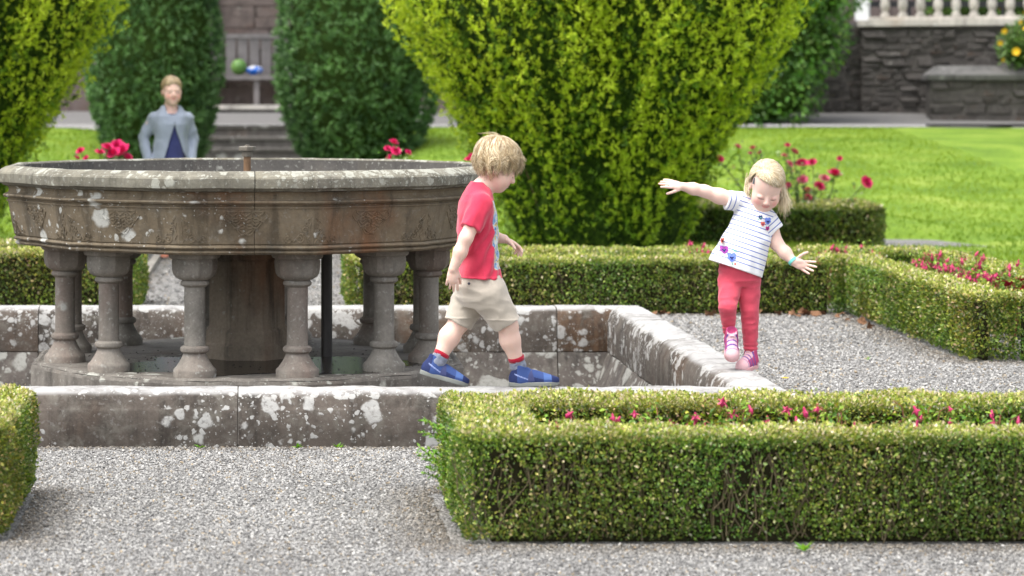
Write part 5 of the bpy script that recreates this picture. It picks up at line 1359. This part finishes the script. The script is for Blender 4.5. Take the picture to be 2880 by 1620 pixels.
# hair
def tm_b(ph):
    c = np.cos(ph); return np.interp(c, [-1, -.5, 0, .45, .8, 1], [2.26, 2.30, 2.26, 2.06, 1.98, 2.0]) + .10 * np.sin(ph * 5 + 1) * np.sin(ph * 2.3)
V, F, c = scalp(Cb, Rb, BSC, (-.42, 0, .9), tm_b, 4400, 5, [(.33, .225, .11), (.54, .41, .235), (.74, .61, .41)], wave=.24, thick=.013, flip=.030, wid=.0036, grav=.006, ragged=.27, clumps=150, root=1.3, lift=.014)
r = rng(6); n = 70; m = 8; s = np.linspace(0, 1, m)[None, :, None]
st_ = Cb + (np.stack([r.uniform(-.07, .03, n), r.uniform(-.05, .05, n), r.uniform(.10, .118, n)], -1) @ Rb); d1 = unit(np.stack([r.normal(-.5, .5, n), r.normal(0, .4, n), r.uniform(.2, .9, n)], -1)) * r.uniform(.015, .04, (n, 1)); d2 = np.array([-.02, 0, -.01]) * r.uniform(.4, 1.6, (n, 1))
Pf = st_[:, None] + d1[:, None] * s + d2[:, None] * s ** 2; V2, F2, c2 = ribbons((Pf, np.tile(np.array([0, -1.0, .2]), (n, m, 1))), r.uniform(.0009, .0018, n), pick(r, n, [(.6, .46, .27), (.74, .6, .4)], [1, 1], .1))
fm('hair', np.concatenate([V, V2]), np.concatenate([F, F2 + len(V)]), M_hair, boy, cols=np.concatenate([c, c2]), smooth=True)
# ------------------------------------------------------------------ the girl balancing on the right coping
GY = 11.94; GS = FPX / GY
girl = empty('person', (XA(2107, GY), GY, CT + .001), 'blonde girl in striped white top and coral leggings balancing with arms out', 'person')
gP = lambda x, y, d=0.0: np.array([(x - 2107) / GS, d, (1036 - y) / GS])
Cg = gP(2151, 523, -.035); th = R_(36); rl = R_(5)
fg = np.array([-.06, -math.cos(th), -math.sin(th)]); ug = np.array([math.sin(rl), -math.sin(th), math.cos(th)])
Rg = frame(fg, ug); GSC = .945
S = SDF(axis(-.42, .31, .0036, ((Cg[0] - .09, Cg[0] + .10, .0022), (-.42, -.28, .0028), (.17, .31, .0028))), axis(-.2, .13, .0036, ((-.17, .0, .0024),)), axis(.1, .95, .0036, ((Cg[2] - .14, Cg[2] + .13, .0022), (.43, .56, .0028))))
head(S, Cg, Rg, GSC)
S.cone(gP(2146, 560, .0), gP(2128, 600, .012), .040, .045, .02); S.cone(gP(2128, 600, .012), gP(2095, 700, .0), .055, .065, .03); S.cone(gP(2095, 700), gP(2082, 775), .065, .060, .03)
# her right arm, raised to picture left
s1, e1, w1 = gP(2066, 566, .01), gP(1980, 540, -.01), gP(1914, 526, -.03)
S.chain([gP(2090, 580, .01), s1, (s1 + e1) / 2 + np.array([0, 0, -.002]), e1, (e1 + w1) / 2, w1], [.045, .037, .0335, .0265, .0255, .0185], .018)
hand(S, w1 + np.array([.004, 0, 0]), (-1, -.05, .20), (0, .75, -.62), (0, -.55, -.8), .95, (.06, .05, .08, .10), .06, .55)
s2, e2, w2 = gP(2166, 630, .01), gP(2184, 688, .0), gP(2226, 737, -.05)
S.chain([gP(2150, 615, .01), s2, e2, (e2 + w2) / 2, w2], [.045, .035, .0285, .0275, .0185], .018)
hand(S, w2 - np.array([.004, 0, 0]), (.93, -.25, -.30), (.12, -1, -.05), (.25, 0, 1), .95, (.05, .07, .10, .06), .17, 1.05, .0)
finish('body', S, M_skin, girl, cols=lambda V: head_paint(V, Cg, Rg, GSC, True, (.62, .44, .32), (.79, .555, .465), .30))
# top
ta = gP(2136, 574, .008); tb = gP(2074, 754, .0); au = ta - tb; au /= np.linalg.norm(au); lu = np.array([au[2], 0, -au[0]]); Rt = np.stack([lu, np.cross(au, lu), au]); TL = float(np.linalg.norm(ta - tb))
rows = [(-.012, -.008, 0, .127, .102), (.03, -.004, 0, .122, .099), (.09, 0, -.002, .110, .093), (.15, .002, -.002, .100, .086), (.20, .002, 0, .093, .080), (.245, 0, 0, .088, .072), (.275, 0, 0, .074, .060), (.30, .004, 0, .048, .048)]
S = SDF(axis(-.21, .16, .0034), axis(-.14, .14, .0034), axis(.36, .83, .0034))
S.loft(tb, Rt, rows, .012, pw=2.25)
sl1 = (gP(2083, 571, .01), gP(2044, 563, .0)); sl2 = (gP(2152, 615, .01), gP(2181, 650, .004))
for (a, b), ra, rb in ((sl1, .050, .043), (sl2, .048, .040)):
    d_ = (b - a) / np.linalg.norm(b - a); S.cone(a, b + d_ * .03, ra, rb, .018, cap=(b, d_))
S.cone(gP(2146, 560, -.005), gP(2134, 585, -.012), .046, .044, .008, 'sub')
S.displace(lambda P: wrinkle(21, .0036, 15, (1.0, 1, .75))(P) + .002 * np.sin(((P - tb) @ lu + .35 * ((P - tb) @ au)) * 120) * np.clip(1 - ((P - tb) @ au) / .16, 0, 1))
S.half(tb - au * .010, -au)
def stripe(V):
    t = (V - tb) @ au; out = t.copy()
    for a, b in (sl1, sl2):
        d_ = (b - a) / np.linalg.norm(b - a); q = (V - a) @ d_; rad = np.linalg.norm(V - a - np.outer(np.clip(q, 0, 1), d_), axis=1)
        u = (V - tb) @ lu; m = (q > .020) & (np.linalg.norm(V - (a + b) / 2, axis=1) < .075); out = np.where(m, q + .007, out)
    return out
g = G('striped_cotton', .9, .15); a = g.attr('sc', 'Fac')
fr = g.math('FRACT', g.math('DIVIDE', g.math('ADD', a, .1), .0222)); mk = g.mapr(g.math('ABSOLUTE', g.math('SUBTRACT', fr, .5)), .085, .125, 1, 0)
mk = g.math('MULTIPLY', mk, g.mapr(a, .002, .004)); g.base(g.mix(mk, (.78, .78, .79), (.17, .22, .48))); g.p.inputs['Sheen Weight'].default_value = .2
g.bump(g.math('ADD', g.noise(800, 1), g.math('MULTIPLY', g.noise(40, 3), 2)), .22, .003); M_str = g.m
top = finish('striped_top', S, M_str, girl, attrs={'sc': stripe})
# pansy embroidery, laid on the cloth
me = top.data; bvh = BVHTree.FromPolygons([v.co[:] for v in me.vertices], [p.vertices[:] for p in me.polygons])
def pmat(nm, c): return plain_mat(nm, c, .8, .2, .2, 120)
PB, PN, PV, PR, PK, PG = pmat('blue_thread', (.16, .24, .66)), pmat('navy_thread', (.02, .03, .14)), pmat('violet_thread', (.33, .06, .34)), pmat('coral_thread', (.66, .13, .09)), pmat('magenta_thread', (.45, .05, .22)), pmat('mint_thread', (.16, .45, .36))
def patch(nm, px, py, ell, mat, lift):
    """ell: list of (dx, dy, rx, ry, rot) in photo pixels"""
    V = []; F = []
    for dx, dy, rx, ry, ro in ell:
        b = len(V); pts = [(0, 0)] + [(math.cos(t) * rx, math.sin(t) * ry) for t in np.linspace(0, 6.283, 11)[:-1]]
        for x, y in pts:
            xx = px + dx + x * math.cos(ro) - y * math.sin(ro); yy = py + dy + x * math.sin(ro) + y * math.cos(ro)
            o = gP(xx, yy, -.4); hit = bvh.ray_cast(Vector(o), Vector((0, 1, 0)))
            if hit[0] is None: V.append(tuple(gP(xx, yy, -.08)))
            else: V.append(tuple(hit[0] + hit[1] * lift * (1 if hit[1].y < 0 else -1)))
        F += [(b, b + 1 + i, b + 1 + (i + 1) % 10) for i in range(10)]
    pm(nm, V, F, mat, top)
def pansy(px, py, s, m1, m2):
    patch('pansy_petals', px, py, [(-4 * s, -4 * s, 5 * s, 4.5 * s, .6), (4 * s, -4 * s, 5 * s, 4.5 * s, -.6), (-4.5 * s, 1.5 * s, 4.5 * s, 4 * s, 0), (4.5 * s, 1.5 * s, 4.5 * s, 4 * s, 0), (0, 5 * s, 5 * s, 5 * s, 0)], m1, .0022)
    patch('pansy_heart', px, py + s, [(-2.2 * s, 0, 2.6 * s, 1.5 * s, .3), (2.2 * s, 0, 2.6 * s, 1.5 * s, -.3), (0, 2.6 * s, 1.6 * s, 2.6 * s, 0)], m2, .0034)
pansy(2152, 622, 1.05, PB, PN); pansy(2131, 612, .62, PN, PG); pansy(2137, 630, .68, PR, PN); pansy(2151, 643, .66, PK, PN)
pansy(2030, 702, 1.15, PV, PN); pansy(2048, 722, 1.35, PB, PN); pansy(2025, 676, .75, PR, PV); patch('pansy_heart', 2057, 741, [(0, 0, 3, 3, 0)], PR, .0024)
patch('leaf_stitch', 2056, 703, [(0, 0, 7, 1.3, .6), (3, 3, 6, 1.2, .2)], PG, .0024); patch('leaf_stitch', 2049, 740, [(0, 0, 1.6, 4.5, -.3)], PG, .0024); patch('leaf_stitch', 2124, 618, [(0, 0, 3.5, 1.2, -.6)], PG, .0024)
# leggings
M_leg = cloth_mat('coral_leggings', (.60, .075, .115), .07, .3, 20)
S = SDF(axis(-.16, .10, .0034), axis(-.16, .13, .0034), axis(.05, .50, .0034))
hr, kr, ar = gP(2052, 795, -.01), gP(2037, 862, -.085), gP(2047, 932, -.035)
hl, kl, al = gP(2104, 795, .005), gP(2107, 872, -.012), gP(2113, 998, .015)
S.loft((0, 0, 0), np.eye(3), [((1036 - y) / GS, (c - 2107) / GS, 0, w / GS, d) for y, c, w, d in ((806, 2081, 46, .060), (790, 2080, 54, .078), (765, 2077, 55, .084), (740, 2078, 52, .082))], .02)
S.chain([hr, (hr + kr) / 2], [.055, .047], .016); S.chain([(hr + kr) / 2, kr, kr * .6 + ar * .4, ar], [.047, .0400, .0330, .0265], .004)
S.chain([hl, (hl + kl) / 2], [.057, .050], .016); S.chain([(hl + kl) / 2, kl, kl * .6 + al * .4, al], [.050, .0415, .0370, .029], .004)
S.displace(lambda P: wrinkle(31, .0024, 26, (.8, .8, 1.6))(P) + .0016 * np.sin(P[:, 2] * 330 + 3 * vnoise(P, 30, 4)) * (np.exp(-((P[:, 2] - ar[2] - .012) / .022) ** 2) * (P[:, 0] < -.065) + np.exp(-((P[:, 2] - al[2] - .018) / .03) ** 2) * (P[:, 0] > -.065) + .0 * np.exp(-((P[:, 2] - kr[2] + .02) / .02) ** 2) + .12 * np.exp(-((P[:, 2] - kl[2] + .02) / .025) ** 2)))
finish('leggings', S, M_leg, girl)
# sandals
def gshoe(V):
    c = np.tile(np.array([.64, .40, .45]), (len(V), 1)); x, y, z = V[:, 0], V[:, 1], V[:, 2]
    c[(np.abs(y) > .022) & (x > .05) & (x < .15) & (z > .016)] = (.42, .06, .15); c[(x < .05) & (z > .03)] = (.45, .06, .17)
    c[(np.abs(((x * 34) % 1) - .5) < .16) & (x > .055) & (x < .16)] = (.15, .08, .28)
    c[(x > .165)] = (.70, .44, .46); return c
up2, so2 = shoe_meshes('girl_sandal', .150, .031, gshoe, None); up2.materials.append(M_shoe); M_psole = plain_mat('pink_rubber', (.62, .33, .34), .6, .3, .12, 12); so2.materials.append(M_psole)
M_purple = cloth_mat('purple_strap', (.13, .06, .26), .1, .3); M_pinks = cloth_mat('pale_pink_strap', (.68, .42, .46), .08, .3)
def straps(xs_):
    V = []; F = []
    for x0 in xs_:
        n = 12; b = len(V)
        for i in range(n):
            a = math.pi * i / (n - 1); y = -math.cos(a) * .030; z = .016 + math.sin(a) ** .8 * (.036 - (x0 - .07) * .22)
            for dx, o in ((-.004, 0), (-.004, .0025), (.004, .0025), (.004, 0)): V.append((x0 + dx, y * (1 + o * 8), z + o))
        for i in range(n - 1):
            for j in range(4): k = (j + 1) % 4; F.append((b + i * 4 + j, b + (i + 1) * 4 + j, b + (i + 1) * 4 + k, b + i * 4 + k))
    return mesh_of(V, F, 'strap', True, 40)
ms = [straps([x]) for x in (.072, .091, .109)]; [m.materials.append(M_purple) for m in ms]
V, F = box(-.004, .004, -.008, .008, -.004, .022); 
for nm, loc, rot in (('lifted', gP(2052, 956, -.02), (0, R_(38), R_(-96))), ('standing', gP(2128, 1038, .035), (0, R_(4), R_(-128)))):
    o = link('sandal', up2, None, girl, loc=loc, rot=rot); link('sole', so2, None, o)
    for m in ms: link('strap', m, None, o)
    pm('heel_tab', V, F, M_pinks, o, loc=(.062, 0, .062))
# wristband
V = []; F = []; n = 24; d_ = (e2 - w2) / np.linalg.norm(e2 - w2)
V, F = lathe([(.0205, -.007), (.0232, -.0066), (.0236, 0), (.0232, .0066), (.0205, .007)], 24); M_wb = plain_mat('turquoise_band', (.16, .55, .50), .5, .4, .15, 90)
pm('wristband', V, F, M_wb, girl, smooth=True, sharp=40, loc=w2 + d_ * .005, rot=Vector(d_).to_track_quat('Z', 'Y').to_euler())
# hair: drawn back from the forehead, loose tail on picture right
def tm_g(ph):
    c = np.cos(ph); return np.interp(c, [-1, -.4, 0, .3, .6, .85, 1], [2.05, 2.12, 2.10, 1.76, 1.42, 1.27, 1.22])
palg = [(.52, .39, .22), (.72, .58, .37), (.84, .73, .53)]
V, F, c = scalp(Cg, Rg, GSC, (.30, -.42, .86), tm_g, 3800, 15, palg, wave=.07, thick=.009, wid=.0030, swirl=.0, wig=.7, clumps=260, ragged=.04, root=1.1, tuck=.45, region=hairline(.40, -.72, .15, .28))
r = rng(16); n = 420; m = 12; s = np.linspace(0, 1, m)[None, :, None]
st_ = gP(2180, 508, .0) + r.normal(0, 1, (n, 1, 3)) * np.array([.009, .022, .020]); en = gP(2203, 578, -.015) + r.normal(0, 1, (n, 1, 3)) * np.array([.016, .022, .024]); mid = gP(2204, 535, -.005) + r.normal(0, 1, (n, 1, 3)) * np.array([.008, .02, .018])
Pp = (1 - s) ** 2 * st_ + 2 * s * (1 - s) * mid + s ** 2 * en; ph = r.uniform(0, 6.28, (n, 1, 1)); Pp = Pp + np.concatenate([np.sin(s * 9 + ph), np.cos(s * 8 + ph * 2), 0 * s * ph], -1) * .006 * s
Np = np.tile(np.array([.5, -.85, .1]), (n, m, 1)); cw = pick(r, n, palg, [1, 1, 1.5], .1); V2, F2, c2 = ribbons((Pp, Np), r.uniform(.0016, .0036, n), cw)
# wisps on picture left
n = 90; st_ = gP(2106, 515, -.01) + r.normal(0, 1, (n, 1, 3)) * np.array([.006, .015, .016]); en = gP(2103, 552, -.02) + r.normal(0, 1, (n, 1, 3)) * np.array([.007, .012, .014])
Pw = st_ + (en - st_) * s + np.concatenate([-np.sin(s * 3.1) * .008 + 0 * st_[..., :1], 0 * s + 0 * st_[..., :1], 0 * s + 0 * st_[..., :1]], -1); V3, F3, c3 = ribbons((Pw, np.tile(np.array([-.4, -.9, .1]), (n, m, 1))), r.uniform(.0014, .003, n), pick(r, n, palg, [1, 1, 1], .1))
fm('hair', np.concatenate([V, V2, V3]), np.concatenate([F, F2 + len(V), F3 + len(V) + len(V2)]), M_hair, girl, cols=np.concatenate([c, c2, c3]), smooth=True)
V, F = box(-.0035, .0035, -.003, .003, -.014, .014); pm('hair_clip', V, F, plain_mat('grey_clip', (.10, .12, .14), .4, .5, .2), girl, loc=gP(2112, 510, -.075), rot=(0, R_(14), 0))
# ------------------------------------------------------------------ the woman behind the fountain
WY = 23.3; WS = FPX / WY
wom = empty('person', (XA(480, WY), WY, .001), 'woman in pale blue cardigan over a navy top standing behind the fountain', 'person')
wP = lambda x, y, d=0.0: np.array([(x - 480) / WS, d, (722 - y) / WS])
Cw = wP(482, 250, -.02); Rw = frame((.06, -1, -.06), (0, 0, 1)); WSC = 1.13
S = SDF(axis(-.36, .36, .0065, ((-.1, .1, .0035),)), axis(-.22, .2, .0065, ((-.15, .0, .004),)), axis(-.02, 1.66, .0065, ((Cw[2] - .16, Cw[2] + .14, .0035),)))
head(S, Cw, Rw, WSC, 1.0)
S.cone(wP(482, 275, .0), wP(481, 302, .01), .056, .060, .02); S.cone(wP(452, 326, .015), wP(510, 326, .015), .055, .055, .04); S.cone(wP(480, 330, .01), wP(480, 480, .0), .085, .09, .04)
arms = []
for sg, pts in ((-1, [(431, 329, .02), (404, 382, .045), (414, 449, -.05)]), (1, [(531, 329, .02), (546, 387, .05), (538, 449, -.05)])):
    a, e, w = [wP(*p) for p in pts]; arms.append((a, e, w)); S.chain([a, e, (e + w) / 2, w], [.045, .036, .031, .026], .02)
    hand(S, w, (.25 * -sg, -.25, -1), (-sg, .2, 0), (0, -1, 0), 1.25, (.3, .35, .4, .45), .05, .4)
for x in (462, 500): S.chain([wP(x, 480), wP(x, 595, -.01), wP(x, 690, .01), wP(x, 712, .0)], [.095, .062, .042, .04], .03)
finish('body', S, M_skin, wom, cols=lambda V: head_paint(V, Cw, Rw, WSC, False, (.36, .25, .16), (.74, .50, .42), .45))
M_navy = cloth_mat('navy_cloth', (.035, .042, .13), .2, .4, 10); M_card = cloth_mat('pale_blue_knit', (.27, .305, .38), .06, .4, 12, 300)
S = SDF(axis(-.2, .2, .0065), axis(-.2, .2, .0065), axis(.65, 1.33, .0065))
S.loft((0, 0, 0), np.eye(3), [((722 - y) / WS, (c - 480) / WS, 0, w / WS, d) for y, c, w, d in ((510, 480, 50, .128), (450, 480, 44, .118), (390, 480, 37, .105), (340, 481, 38, .110), (315, 481, 32, .085))], .02); S.displace(wrinkle(41, .004, 14, (1.6, 1, .4)))
finish('navy_top', S, M_navy, wom)
S = SDF(axis(-.36, .36, .0058), axis(-.25, .24, .0058), axis(.68, 1.42, .0058))
S.loft((0, 0, 0), np.eye(3), [((722 - y) / WS, (c - 480) / WS, 0, w / WS, d) for y, c, w, d in ((465, 480, 57, .142), (420, 480, 50, .130), (385, 481, 46, .125), (345, 481, 50, .135), (322, 481, 49, .115), (308, 481, 38, .085), (294, 481, 25, .060))], .02)
for a, e, w in arms:
    S.cone(a + np.array([0.012 if a[0] < 0 else -.012, 0, -.006]), e, .060, .046, .040); S.cone(e, w, .046, .037, .015)
for a, e, w in arms:
    d_ = (w - e) / np.linalg.norm(w - e); sl, X, Y, Z = S.block(w - .06, w + .06); pl = (X - w[0]) * d_[0] + (Y - w[1]) * d_[1] + (Z - w[2]) * d_[2]; S.F[sl] = np.maximum(S.F[sl], np.where(Z < w[2] + .06, pl, -1))
# open front: an inverted V below the single button, and a scooped neck
xs_, ys_, zs_ = S.xs[:, None, None], S.ys[None, :, None], S.zs[None, None, :]
bz_ = (722 - 345) / WS; wv = np.clip((bz_ - zs_) * .34, 0, 1); S.F = np.where((ys_ < -.02), np.maximum(S.F, np.where(zs_ < bz_, wv - np.abs(xs_ - .02 - (bz_ - zs_) * .02), -1)), S.F).astype(np.float32)
S.ell(wP(482, 296, -.06), (.060, .12, .075), None, .01, 'sub')
S.displace(wrinkle(43, .006, 12, (1.2, 1, .7)))
card = finish('cardigan', S, M_card, wom)
V, F = lathe([(.007, 0), (.007, .003), (.003, .004)], 10); pm('button', V, F, M_btn, card, loc=wP(486, 341, -.150), rot=(R_(90), 0, 0))
S = SDF(axis(-.22, .22, .0075), axis(-.18, .18, .0075), axis(.03, .82, .0075))
S.cone(wP(480, 470), wP(480, 500), .15, .145, .03)
for x in (462, 500): S.chain([wP(x, 490), wP(x, 595, -.01), wP(x, 690, .01), wP(x, 706, .0)], [.105, .072, .058, .058], .03)
S.displace(wrinkle(45, .005, 12)); finish('trousers', S, M_navy, wom)
def wsh(V): return np.tile(np.array([.36, .14, .09]), (len(V), 1))
up3, so3 = shoe_meshes('woman_shoe', .245, .042, wsh, None); up3.materials.append(M_shoe); so3.materials.append(M_sole)
for x, a in ((462, -95), (500, -84)):
    o = link('shoe', up3, None, wom, loc=wP(x, 722, .07) * np.array([1, 1, 0]) + np.array([0, 0, .001]), rot=(0, 0, R_(a))); link('sole', so3, None, o)
def tm_w(ph):
    c = np.cos(ph); return np.interp(c, [-1, -.4, 0, .3, .6, 1], [2.0, 2.05, 2.0, 1.8, 1.56, 1.42])
V, F, c = scalp(Cw, Rw, WSC, (.25, .22, .92), tm_w, 1500, 25, [(.36, .25, .13), (.46, .34, .19), (.54, .42, .25)], wave=.03, thick=.003, wid=.006, wig=.5, ragged=.04, tuck=.5, region=hairline(.30, -.75, .45))
fm('hair', V, F, M_hair, wom, cols=c, smooth=True)

wom.rotation_euler.z = R_(9)
